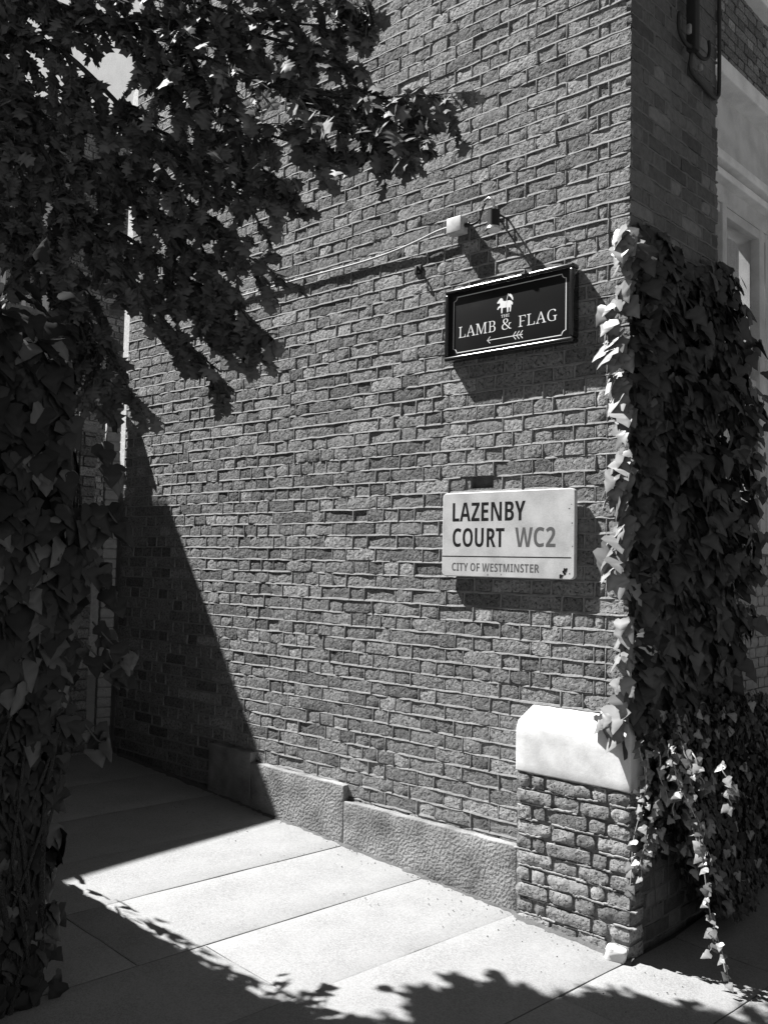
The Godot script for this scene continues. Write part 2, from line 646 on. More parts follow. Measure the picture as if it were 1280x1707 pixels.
func make_materials() -> void:
	var pit := brick_relief()
	var pit2 := tex(4, 0.06, 4, 0.15, 1.0, 0.6)
	var mottle := tex(8, 0.02, 5, 0.62, 1.0, 1.0, FastNoiseLite.TYPE_SIMPLEX_SMOOTH, 512, 0.3, true)
	var speck := tex(11, 0.012, 6, 0.80, 1.02, 1.0, FastNoiseLite.TYPE_SIMPLEX_SMOOTH, 512, 0.5, true)
	var clean := tex(12, 0.008, 6, 0.66, 1.06, 1.0, FastNoiseLite.TYPE_SIMPLEX_SMOOTH, 512, 0.26, true)
	var roughcast := tex(14, 0.10, 4, 0.0, 1.0)
	var blotch := tex(15, 0.008, 6, 0.35, 1.1, 1.0, FastNoiseLite.TYPE_SIMPLEX_SMOOTH, 512, 0.25, true)
	var coarse := tex(13, 0.09, 3, 0.0, 1.0)
	var stock := brick_colour()
	M.bricks = []
	for t in TONES:
		M.bricks.append(mk(t, 0.9, stock, 0.55, pit, 0.55))
	M.shaded_bricks = []  # shade of the return wall put into darker brick tones
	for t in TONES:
		M.shaded_bricks.append(mk(t * 0.55, 0.9, mottle, 0.55, pit, 0.4))
	M.shaded_join = mk(0.55, 0.9, mottle, 0.55, pit, 0.4)  # same shade-darkened tone for the joined bricks
	M.shaded_join.vertex_color_use_as_albedo = true
	M.brick_join = mk(1.0, 0.9, stock, 0.55, pit, 0.55)
	M.brick_join.vertex_color_use_as_albedo = true
	M.mortar = mk(0.27, 0.95, mottle, 0.5, pit2, 0.3)
	M.core = mk(0.17, 0.95, mottle, 0.5, pit2, 0.3)
	M.render_ = mk(0.27, 0.95, blotch, 1.1, roughcast, 0.5)
	M.stone = mk(0.70, 0.85, clean, 0.7, pit2, 0.035)
	M.paving = []
	for g in [0.235, 0.245, 0.255]:
		var pv := mk(g, 0.9, speck, 1.9, pit2, 0.16)
		M.paving.append(pv)
	M.ground = mk(0.12, 0.95, speck, 1.5)
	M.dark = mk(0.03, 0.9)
	M.dirt = mk(0.11, 0.95, mottle, 0.2, pit2, 0.3)
	M.enamel = mk(0.52, 0.35, clean, 0.9)
	M.black_ink = mk(0.012, 0.4)
	M.gray_ink = mk(0.10, 0.4)
	M.sign_black = mk(0.012, 0.22)
	M.sign_black.metallic_specular = 0.6
	M.sign_face = mk(0.018, 0.16)
	M.sign_white = mk(0.72, 0.5)
	M.plastic = mk(0.55, 0.5, clean, 0.2)
	M.cable_pale = mk(0.34, 0.6)
	M.cable_dark = mk(0.03, 0.5)
	M.iron = mk(0.02, 0.6)
	M.chrome = mk(0.7, 0.25)
	M.chrome.metallic = 0.9
	M.white_paint = mk(0.62, 0.6, clean, 1.2)
	M.skylit_white = mk(0.86, 0.6, clean, 1.2)  # extra sky light on the mouldings put into a whiter colour
	M.pale_render = mk(0.40, 0.9, speck, 1.5)
	M.painted_brick = mk(0.42, 0.7, mottle, 0.6, pit, 0.3)
	M.far_brick = mk(0.13, 0.9, mottle, 0.6, pit, 0.5)
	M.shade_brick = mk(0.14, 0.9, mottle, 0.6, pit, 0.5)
	M.pale_brick = mk(0.40, 0.9, mottle, 0.6, pit, 0.5)
	M.glass = StandardMaterial3D.new()
	M.glass.albedo_color = Color(0.6, 0.6, 0.6, 0.25)
	M.glass.transparency = BaseMaterial3D.TRANSPARENCY_ALPHA
	M.glass.roughness = 0.05
	M.curtain = mk(0.6, 0.9, clean, 0.5)
	M.bark = mk(0.07, 0.95, mottle, 0.3, coarse, 1.5)
	M.twig = mk(0.08, 0.9)
	M.ivy = leaf_mats(0.12, 0.42, 0.25)
	M.shaded_ivy = leaf_mats(0.036, 0.45, 0.2)  # shade on the return wall put into a darker leaf colour
	M.shaded_wall_ivy = leaf_mats(0.015, 0.42, 0.2)  # shade over the left wall end darkened into the leaf colour
	M.shaded_wall_ivy.append(leaf_mats(0.075, 0.36, 0.2)[1])  # a paler leaf colour standing in for highlights
	for m in M.shaded_wall_ivy + M.shaded_ivy:
		m.metallic_specular = 0.36
	M.sunlit_ivy = leaf_mats(0.16, 0.4, 0.3)  # sunlight at the corner put into a paler copy of the ivy colour
	M.tree = leaf_mats(0.095, 0.6, 0.4)
	for m in M.tree:
		m.metallic_specular = 0.3

# ---------------------------------------------------------------- ground and paving
func gy(x: float) -> float:
	return -0.065 * clampf(x, -9.0, 2.0)

func make_ground() -> void:
	var s := new_st()
	var xs := [-200.0, -60.0, -20.0, -9.0, -6.0, -3.0, 0.0, 2.0, 6.0, 20.0, 60.0, 200.0]
	var zs := [-200.0, -60.0, -20.0, -6.0, 0.0, 3.0, 6.0, 20.0, 60.0, 200.0]
	for i in xs.size() - 1:
		for j in zs.size() - 1:
			var a := Vector3(xs[i], gy(xs[i]) - 0.03, zs[j])
			var b := Vector3(xs[i + 1], gy(xs[i + 1]) - 0.03, zs[j])
			var c := Vector3(xs[i + 1], gy(xs[i + 1]) - 0.03, zs[j + 1])
			var d := Vector3(xs[i], gy(xs[i]) - 0.03, zs[j + 1])
			quad(s, a, b, c, d)
	var g := part("ground", done(s), M.ground, self)
	tag(g, "dark bedding ground under and beyond the pale paving slabs", "", "", "structure")
	var pave := Node3D.new()
	pave.name = "pavement"
	tag(pave, "pale worn stone pavement of large slabs sloping along the brick wall", "", "", "structure")
	add_child(pave)
	var xj := [-6.6, -5.7, -4.9, -4.1, -3.45, -2.86, -2.27, -1.705, -1.12, -0.56, 0.04, 0.52, 1.05, 1.6, 2.2, 2.8]
	for i in xj.size() - 1:
		var z0 := 0.02
		if xj[i] >= 0.0:
			z0 = -2.6
		var cuts := [z0]
		if i == 8:
			cuts.append(1.335); cuts.append(2.5)
		elif xj[i] >= 0.0:
			cuts.append(-1.45); cuts.append(-0.34 + 0.25 * (i % 2)); cuts.append(0.55 + 0.2 * (i % 2)); cuts.append(1.75)
		else:
			cuts.append(z0 + (1.62 if i % 2 else 1.9)); cuts.append(z0 + 2.8)
		cuts.append(4.4)
		for k in cuts.size() - 1:
			var mesh := slab(xj[i], xj[i + 1], cuts[k], cuts[k + 1], 0.003 + (0.0005 if i % 3 else 0.003))
			part("paving_slab", mesh, M.paving[rng.randi() % 3], pave)

# grit and moss gathered where the paving meets the wall
func make_dirt() -> void:
	var s := new_st()
	var prev := []
	for i in 150:
		var x := lerpf(-4.0, 0.06, i / 149.0)
		var zb := 0.035 if x < -0.56 else 0.068
		var w := maxf(0.004, 0.016 + bump_noise.get_noise_1d(x * 0.9) * 0.030 + rng.randf_range(-0.004, 0.004))
		var h := 0.010 + bump_noise.get_noise_1d(x * 1.3 + 20.0) * 0.012 + rng.randf() * 0.004
		var ring := [Vector3(x, gy(x) + maxf(h, 0.004), zb - 0.03), Vector3(x, gy(x) + maxf(h, 0.003) * 0.8, zb + w * 0.4), Vector3(x, gy(x) - 0.004, zb + w)]
		if prev:
			for q in 2:
				quad(s, prev[q + 1], prev[q], ring[q], ring[q + 1])
		prev = ring
	for i in 170:
		var x := rng.randf_range(-3.0, 0.3)
		var z := (0.06 if x < -0.56 else 0.09) + pow(rng.randf(), 3.0) * 0.5
		var r := rng.randf_range(0.0012, 0.0034)
		soft_box(s, Vector3(r * 2.0, r * 1.2, r * 1.6), r * 0.5, Vector3i.ONE, Transform3D(Basis(Vector3.UP, rng.randf() * TAU), Vector3(x, gy(x) + r * 0.4, z)))
	var o := part("grit", done(s), M.dirt, self)
	tag(o, "dark grit and dirt gathered along the foot of the brick wall", "grit", "", "stuff")

func slab(x0: float, x1: float, z0: float, z1: float, gap: float) -> ArrayMesh:
	var s := new_st()
	var n := 8
	var lift := rng.randf_range(-0.0015, 0.0015)
	var tilt := Vector2(rng.randf_range(-0.0012, 0.0012), rng.randf_range(-0.001, 0.001))
	var g := gap * 0.5
	var grid := []
	var cut := func(k: int, lo: float, hi: float) -> float:
		return lo if k == 0 else lo + 0.007 if k == 1 else hi - 0.007 if k == n - 1 else hi if k == n else lerpf(lo, hi, float(k) / n)
	for i in n + 1:
		var row := []
		for j in n + 1:
			var x: float = cut.call(i, x0 + g, x1 - g)
			var z: float = cut.call(j, z0 + g, z1 - g)
			var edge := i == 0 or j == 0 or i == n or j == n
			if edge:
				x += rng.randf_range(-0.002, 0.002)
				z += rng.randf_range(-0.002, 0.002)
			var y := gy(x) + lift + tilt.x * (x - x0 - 0.3) * 3.0 + tilt.y * (z - z0 - 0.7) + bump_noise.get_noise_2d(x * 0.12, z * 0.12) * 0.003
			row.append(Vector3(x - 0.125 * maxf(z, -0.3), y - (0.0025 if edge else 0.0), z))
		grid.append(row)
	for i in n:
		for j in n:
			quad(s, grid[i][j], grid[i + 1][j], grid[i + 1][j + 1], grid[i][j + 1])
	s.set_smooth_group(1)
	var rim := []
	for i in n: rim.append(grid[i][0])
	for j in n: rim.append(grid[n][j])
	for i in range(n, 0, -1): rim.append(grid[i][n])
	for j in range(n, 0, -1): rim.append(grid[0][j])
	for k in rim.size():
		var a: Vector3 = rim[k]
		var b: Vector3 = rim[(k + 1) % rim.size()]
		quad(s, a, a - Vector3(0, 0.05, 0), b - Vector3(0, 0.05, 0), b)
	return done(s)

# ---------------------------------------------------------------- the corner building
const COURSE := 0.075
const PHASE := 0.010 + 1.715 - 0.075 * 23

func in_pier(x: float, y: float) -> bool:
	return x > -0.56 and y < YO - 0.67

func plinth_top(x: float) -> float:
	return YO + (-1.21 if x < -2.52 else -1.27 if x < -1.71 else -1.357) if x > -2.945 else -1.0

func make_building() -> void:
	var b := thing("brick_building", "sunlit brick corner building carrying both signs, white stone block at its foot", "building")
	var s := new_st()
	# main wall
	var wall_core := new_st()
	var hx0 := -0.892
	var hx1 := -0.748
	var hy0 := YO + 0.400
	var hy1 := YO + 0.470
	plain_box(wall_core, Vector3(-4.12, -0.6, -0.34), Vector3(hx0, 6.6, -0.0085))
	plain_box(wall_core, Vector3(hx1, -0.6, -0.34), Vector3(-0.012, 6.6, -0.0085))
	plain_box(wall_core, Vector3(hx0, hy1, -0.34), Vector3(hx1, 6.6, -0.0085))
	plain_box(wall_core, Vector3(hx0, -0.6, -0.34), Vector3(hx1, hy0, -0.0085))
	plain_box(wall_core, Vector3(hx0, hy0, -0.34), Vector3(hx1, hy1, -0.055))
	var wall := part("alley_wall", done(wall_core), M.core, b)
	var all := lay(-4.12, 0.0, 0.0, 6.4, PHASE, COURSE, true, 0)
	var keep := []
	for k in all:
		if k.y + 0.03 < plinth_top(k.x) or (in_pier(k.x, k.y) and k.x > -0.5):
			continue
		if k.y < gy(k.x) - 0.05:
			continue
		if absf(k.x + 0.82) < 0.07 and absf(k.y - (YO + 0.435)) < 0.037:
			continue
		keep.append(k)
	brick_face(wall, Transform3D(), keep, 215, M.bricks, M.brick_join)
	pointing(wall, keep, -4.12, -0.004, 0.0, 6.4, PHASE, COURSE, M.mortar, func(q): return (in_pier(q.x, q.y) and q.x > -0.52) or q.y < plinth_top(q.x) - 0.02 or (absf(q.x + 0.82) < 0.09 and absf(q.y - YO - 0.435) < 0.05))
	# narrow splayed end of the wall, painted pale
	var e := new_st()
	plain_box(e, Vector3(-0.24, -0.6, -0.08), Vector3(0, 5.45, 0))
	part("wall_end", done(e), M.pale_brick, b, Transform3D(Basis(Vector3.UP, -0.40), Vector3(-4.122, 0, -0.004)))
	# return wall
	var rc := new_st()
	plain_box(rc, Vector3(0.012, -0.6, -0.34), Vector3(0.935, 6.6, -0.010))
	var ret := part("return_wall", done(rc), M.core, b, RET)
	var rb := lay(0.0, 0.945, 0.0, 6.4, PHASE, COURSE, false, 1, 0.05)
	brick_face(ret, RET, rb, 45, M.shaded_bricks, M.shaded_join, 0.003)
	pointing(ret, rb, 0.004, 0.94, 0.0, 6.4, PHASE, COURSE, M.core, func(_q): return false)
	# pier with deep worn joints below the stone block
	var pc := new_st()
	plain_box(pc, Vector3(-0.548, -0.6, -0.07), Vector3(0.034, YO - 0.99, 0.046))
	var pier := part("corner_pier", done(pc), M.core, b)
	var course := 0.0735
	var top := YO - 0.992
	for k in 12:
		var y := top - course * (k + 0.5)
		if y < -0.1:
			break
		var x := 0.045
		var n := 0
		var seqs := [[0.115, 0.08, 0.235, 0.075, 0.09], [0.105, 0.155, 0.135, 0.2], [0.12, 0.085, 0.225, 0.08, 0.085], [0.17, 0.11, 0.125, 0.19]]
		var seq: Array = seqs[k % 4]
		while n < seq.size():
			var w: float = seq[n]
			if n == seq.size() - 1:
				w = x + 0.55
			else:
				w += rng.randf_range(-0.008, 0.008)
			var st := new_st()
			var spread := 0.012 * maxf(0.0, k - 6) 
			var bx := x - w * 0.5
			brick_shape(st, w - 0.012, course - 0.013 - rng.randf() * 0.004, Transform3D(), 0.007, 6 if w > 0.14 else 4, 3, -0.05, 0.003)
			var tilt := Basis.from_euler(Vector3(rng.randfn(0, 0.022), rng.randfn(0, 0.02), rng.randfn(0, 0.012) + (-0.02 if k > 8 else 0.0)))
			part("brick", done(st), M.bricks[clampi(tone_index() + 1, 0, 4)], pier, Transform3D(tilt, Vector3(bx + rng.randf_range(-0.002, 0.002), y + rng.randf_range(-0.003, 0.003), 0.06 + rng.randf_range(-0.006, 0.003))))
			x -= w
			n += 1
		# its shaded side
		var sd := new_st()
		brick_shape(sd, 0.12, course - 0.014, Transform3D(), 0.006, 4, 2, -0.05, 0.005)
		part("brick", done(sd), M.bricks[tone_index()], pier, Transform3D(RET.basis, Vector3(0.046, y, -0.012)))
	# mortar crumbs in the pier joints
	var cr := new_st()
	for k in 11:
		var y := top - course * k
		for i in 9:
			if rng.randf() < 0.85:
				var cx := rng.randf_range(-0.5, 0.02)
				soft_box(cr, Vector3(rng.randf_range(0.03, 0.14), 0.009, 0.02), 0.003, Vector3i(8, 1, 1), Transform3D(Basis(Vector3.BACK, rng.randfn(0, 0.05)), Vector3(cx, y + rng.randf_range(-0.001, 0.003), 0.041 + rng.randf() * 0.008)), func(p: Vector3) -> Vector3: return p + Vector3(0, 1, 1) * bump_noise.get_noise_1d((p.x + cx) * 4.0) * 0.006)
	var crumbs := part("mortar_crumbs", done(cr), M.mortar, pier)
	crumbs.set_meta("kind", "stuff")
	# white stone block
	var bl := new_st()
	soft_box(bl, Vector3(0.595, 0.325, 0.155), 0.006, Vector3i(12, 8, 5), T(Vector3(-0.2545, YO - 0.8275, -0.0155)), func(p: Vector3) -> Vector3:
		var q := p
		var over := maxf(0.0, p.y - 0.068)
		if p.z > -0.02:
			q.z -= over * 0.72 * clampf((p.z + 0.02) / 0.09, 0.0, 1.0)
		if p.x < -0.2:
			q.x += over * 0.7 * clampf((-p.x - 0.2) / 0.09, 0.0, 1.0)
		if p.x > 0.2:
			q.x -= over * 0.55 * clampf((p.x - 0.2) / 0.09, 0.0, 1.0)
		q += Vector3(1, 1, 1) * bump_noise.get_noise_3dv(p * 0.35) * 0.0014
		q.y += p.x * -0.006
		return q)
	var block := part("stone_block", done(bl), M.stone, b)
	block.set_meta("label", "white painted stone block with a chamfered top")
	# rendered plinth in three steps
	var plinth_x := [[-2.945, -2.52, -1.21], [-2.52, -1.71, -1.27], [-1.71, -0.552, -1.357]]
	for seg in plinth_x:
		var pl := new_st()
		var w: float = seg[1] - seg[0]
		var topy: float = YO + seg[2]
		var hh := topy + 0.25
		soft_box(pl, Vector3(w, hh, 0.12), 0.008, Vector3i(int(w * 26), 9, 1), T(Vector3((seg[0] + seg[1]) * 0.5, topy - hh * 0.5, -0.022 + 0.004 * absf(seg[2] + 1.21))), func(p: Vector3) -> Vector3:
			var q := p
			q.z += bump_noise.get_noise_3dv((p + Vector3(seg[0], 0, 0)) * 0.5) * 0.005
			q.y += bump_noise.get_noise_2d(p.x * 0.4 + seg[0], 4.0) * 0.006 * clampf(p.y * 10.0, 0, 1)
			return q)
		part("rendered_plinth", done(pl), M.render_, b)
	# stone chunk at the foot of the pier
	var ch := new_st()
	soft_box(ch, Vector3(0.09, 0.075, 0.06), 0.02, Vector3i(3, 3, 2), Transform3D(Basis.from_euler(Vector3(0.1, 0.3, -0.2)), Vector3(-0.01, 0.02, 0.085)), func(p: Vector3) -> Vector3: return p + Vector3.ONE * bump_noise.get_noise_3dv(p) * 0.008)
	part("corner_stone", done(ch), M.stone, b)

func make_far_building() -> void:
	var b := thing("neighbour_building", "set back neighbouring building with white moulded shop front and tall white window", "building", RET)
	var o := -0.6
	var s := new_st()
	plain_box(s, Vector3(0.95, YO + 3.5, o - 0.4), Vector3(7.0, YO + 6.5, o - 0.03))
	var up := part("upper_wall", done(s), M.core, b)
	var ub := lay(1.9, 4.6, YO + 3.52, YO + 5.6, YO + 3.5, COURSE, false, 0)
	brick_face(up, Transform3D(RET.basis, RET * Vector3(0, 0, o)), ub, 0, M.bricks, M.brick_join)
	for c in up.get_children():
		c.position = Vector3(0, 0, o)
	s = new_st()
	plain_box(s, Vector3(0.95, YO + 2.9, o - 0.3), Vector3(7.0, YO + 3.38, o))
	part("fascia", done(s), M.white_paint, b)
	for mo in [[3.38, 3.50, 0.14], [2.83, 2.90, 0.09], [2.755, 2.81, 0.05], [4.28, 4.6, 0.1]]:
		s = new_st()
		soft_box(s, Vector3(6.0, mo[1] - mo[0], mo[2] + 0.2), 0.012, Vector3i(1, 1, 1), T(Vector3(3.97, YO + (mo[0] + mo[1]) * 0.5, o + mo[2] * 0.5 - 0.1)))
		part("cornice_moulding", done(s), M.skylit_white, b)
	s = new_st()
	plain_box(s, Vector3(0.95, YO + 2.62, o - 0.3), Vector3(7.0, YO + 2.83, o - 0.02))
	part("frieze", done(s), M.white_paint, b)
	# window
	var frame := part("window_frame", box_mesh(Vector3(0.07, 2.42, 0.09), 0.006), M.white_paint, b, T(Vector3(2.42, YO + 1.41, o - 0.05)))
	for x in [2.26, 3.12, 3.24]:
		part("window_frame", box_mesh(Vector3(0.09, 2.42, 0.08), 0.006), M.white_paint, b, T(Vector3(x, YO + 1.41, o - 0.06)))
	part("window_frame", box_mesh(Vector3(0.98, 0.07, 0.07), 0.006), M.white_paint, b, T(Vector3(2.72, YO + 2.585, o - 0.06)))
	for y in [1.42, 0.25]:
		part("glazing_bar", box_mesh(Vector3(0.62, 0.05, 0.05), 0.005), M.white_paint, b, T(Vector3(2.765, YO + y, o - 0.07)))
	part("pane", box_mesh(Vector3(0.085, 2.3, 0.006), 0.001), M.glass, b, T(Vector3(2.345, YO + 1.4, o - 0.09)))
	part("pane", box_mesh(Vector3(0.62, 2.3, 0.006), 0.001), M.glass, b, T(Vector3(2.765, YO + 1.4, o - 0.09)))
	var cu := new_st()
	for i in 24:
		var x0 := 2.3 + i * 0.034
		quad(cu, Vector3(x0, YO + 0.25, o - 0.2 + 0.015 * (i % 2)), Vector3(x0, YO + 2.55, o - 0.2 + 0.015 * (i % 2)), Vector3(x0 + 0.034, YO + 2.55, o - 0.2 + 0.015 * ((i + 1) % 2)), Vector3(x0 + 0.034, YO + 0.25, o - 0.2 + 0.015 * ((i + 1) % 2)))
	part("curtain", done(cu), M.curtain, b)
	s = new_st()
	plain_box(s, Vector3(3.285, YO + 0.2, o - 0.3), Vector3(7.0, YO + 2.62, o - 0.04))
	plain_box(s, Vector3(0.95, YO + 0.2, o - 0.3), Vector3(2.215, YO + 2.62, o - 0.04))
	part("white_wall", done(s), M.white_paint, b)
	part("window_sill", box_mesh(Vector3(1.6, 0.085, 0.22), 0.008), M.white_paint, b, T(Vector3(2.85, YO + 0.165, o + 0.02)))
	s = new_st()
	plain_box(s, Vector3(0.95, -0.6, o - 0.3), Vector3(7.0, YO + 0.12, o - 0.02))
	var low := part("painted_wall", done(s), M.painted_brick, b)
	var pb := lay(1.9, 4.2, 0.2, YO + 0.1, YO + 0.115 - COURSE * 20, COURSE, false, 0)
	var st := new_st()
	for k in pb:
		brick_shape(st, k.w, k.h, T(Vector3(k.x, k.y, o)), 0.003, 3, 2)
	var pbm := part("painted_brickwork", done(st), M.painted_brick, low)
	pbm.set_meta("kind", "stuff")

func make_alley_end() -> void:
	var b := thing("alley_end_building", "dark shaded brick building closing the alley, small sash window high up", "building", Transform3D(Basis(Vector3(0, 0, -1), Vector3.UP, Vector3(1, 0, 0)), Vector3(-7, 0, 0)))
	var h := YO + 4.72
	var s := new_st()
	# wall round a window opening: local x = -z
	var wx0 := 0.34
	var wx1 := 0.9
	var wy0 := YO + 2.6
	var wy1 := YO + 3.78
	plain_box(s, Vector3(-1.6, -0.2, -0.4), Vector3(wx0, h, -0.02))
	plain_box(s, Vector3(wx1, -0.2, -0.4), Vector3(4.5, h, -0.02))
	plain_box(s, Vector3(wx0, wy1, -0.4), Vector3(wx1, h, -0.02))
	plain_box(s, Vector3(wx0, -0.2, -0.4), Vector3(wx1, wy0, -0.02))
	var wall := part("end_wall", done(s), M.core, b)
	var bl := lay(-1.6, 3.2, YO - 0.2, h, YO, COURSE, false, 0)
	var st := new_st()
	for k in bl:
		if k.x > wx0 - 0.05 and k.x < wx1 + 0.05 and k.y > wy0 - 0.02 and k.y < wy1 + 0.02:
			continue
		var t: float = TONES[tone_index()]
		st.set_color(Color(t, t, t))
		brick_shape(st, k.w, k.h, T(Vector3(k.x, k.y, 0)), 0.004, 3, 1)
	var bw := part("brickwork", done(st), M.brick_join, wall)
	bw.set_meta("kind", "stuff")
	part("coping", box_mesh(Vector3(6.1, 0.07, 0.5), 0.01), M.render_, b, T(Vector3(1.45, h + 0.03, -0.2)))
	var fr := part("window", box_mesh(Vector3(0.07, wy1 - wy0, 0.06), 0.005), M.white_paint, b, T(Vector3(wx0 + 0.035, (wy0 + wy1) * 0.5, -0.08)))
	part("sash_bar", box_mesh(Vector3(0.05, wy1 - wy0, 0.05), 0.005), M.white_paint, fr, T(Vector3(0.235, 0, 0)))
	part("sash_bar", box_mesh(Vector3(0.14, wy1 - wy0, 0.06), 0.005), M.white_paint, fr, T(Vector3(0.46, 0, 0)))
	part("pane", box_mesh(Vector3(0.5, wy1 - wy0, 0.006), 0.001), M.glass, fr, T(Vector3(0.24, 0, -0.02)))
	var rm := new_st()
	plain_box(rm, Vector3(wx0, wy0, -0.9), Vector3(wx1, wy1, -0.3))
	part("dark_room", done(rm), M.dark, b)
	s = new_st()
	plain_box(s, Vector3(2.2, h - 0.5, -7.0), Vector3(4.6, h + 5.0, -0.45))
	part("rendered_upper_storey", done(s), M.pale_render, b)
	# unseen range nearer to us, added so its parapet throws the long slanting shadow
	s = new_st()
	plain_box(s, Vector3(-1.7, -0.2, -0.4), Vector3(1.7, YO + 3.58, 0))
	var near := part("shadow_range", done(s), M.shade_brick, b, T(Vector3(-2.57, 0, 1.3)))
	part("coping", box_mesh(Vector3(3.4, 0.07, 0.44), 0.01), M.render_, near, T(Vector3(0, YO + 3.615, -0.2)))
	# low wall across the mouth and a slim post added to catch and block a strip of sun
	var lw := thing("low_alley_wall", "low dark brick wall across the shaded alley mouth behind the ivy", "wall", Transform3D(Basis(Vector3(0, 0, -1), Vector3.UP, Vector3(1, 0, 0)), Vector3(-4.17, 0, 0)))
	s = new_st()
	plain_box(s, Vector3(-1.9, -0.1, -0.22), Vector3(-0.2, YO + 0.93, -0.02))
	var lcore := part("wall_core", done(s), M.core, lw)
	st = new_st()
	for k in lay(-1.3, -0.2, 0.1, YO + 0.9, YO, COURSE, true, 0):
		var t: float = TONES[tone_index()]
		st.set_color(Color(t, t, t))
		brick_shape(st, k.w, k.h, T(Vector3(k.x, k.y, 0)), 0.004, 3, 1)
	bw = part("brickwork", done(st), M.brick_join, lcore)
	bw.set_meta("kind", "stuff")
	part("coping", box_mesh(Vector3(1.7, 0.06, 0.26), 0.01), M.render_, lw, T(Vector3(-1.05, YO + 0.96, -0.12)))
	var post := thing("sun_strip_post", "slim pale brick post added to catch a strip of sun at the alley mouth", "post", Transform3D(Basis(Vector3.UP, -0.38), Vector3(-4.14, 0, 0.092)))
	s = new_st()
	plain_box(s, Vector3(-0.045, 0, -0.045), Vector3(0.045, YO + 1.12, 0.045))
	var pc := part("post_core", done(s), M.mortar, post)
	for k in range(4, 38):
		var y := 0.2 + k * 0.0735
		if y > YO + 1.1:
			break
		part("brick", box_mesh(Vector3(0.1, 0.064, 0.1), 0.005), M.pale_brick, pc, T(Vector3(0, y, 0)))
	part("cap", box_mesh(Vector3(0.13, 0.05, 0.13), 0.01), M.render_, post, T(Vector3(0, YO + 1.14, 0)))

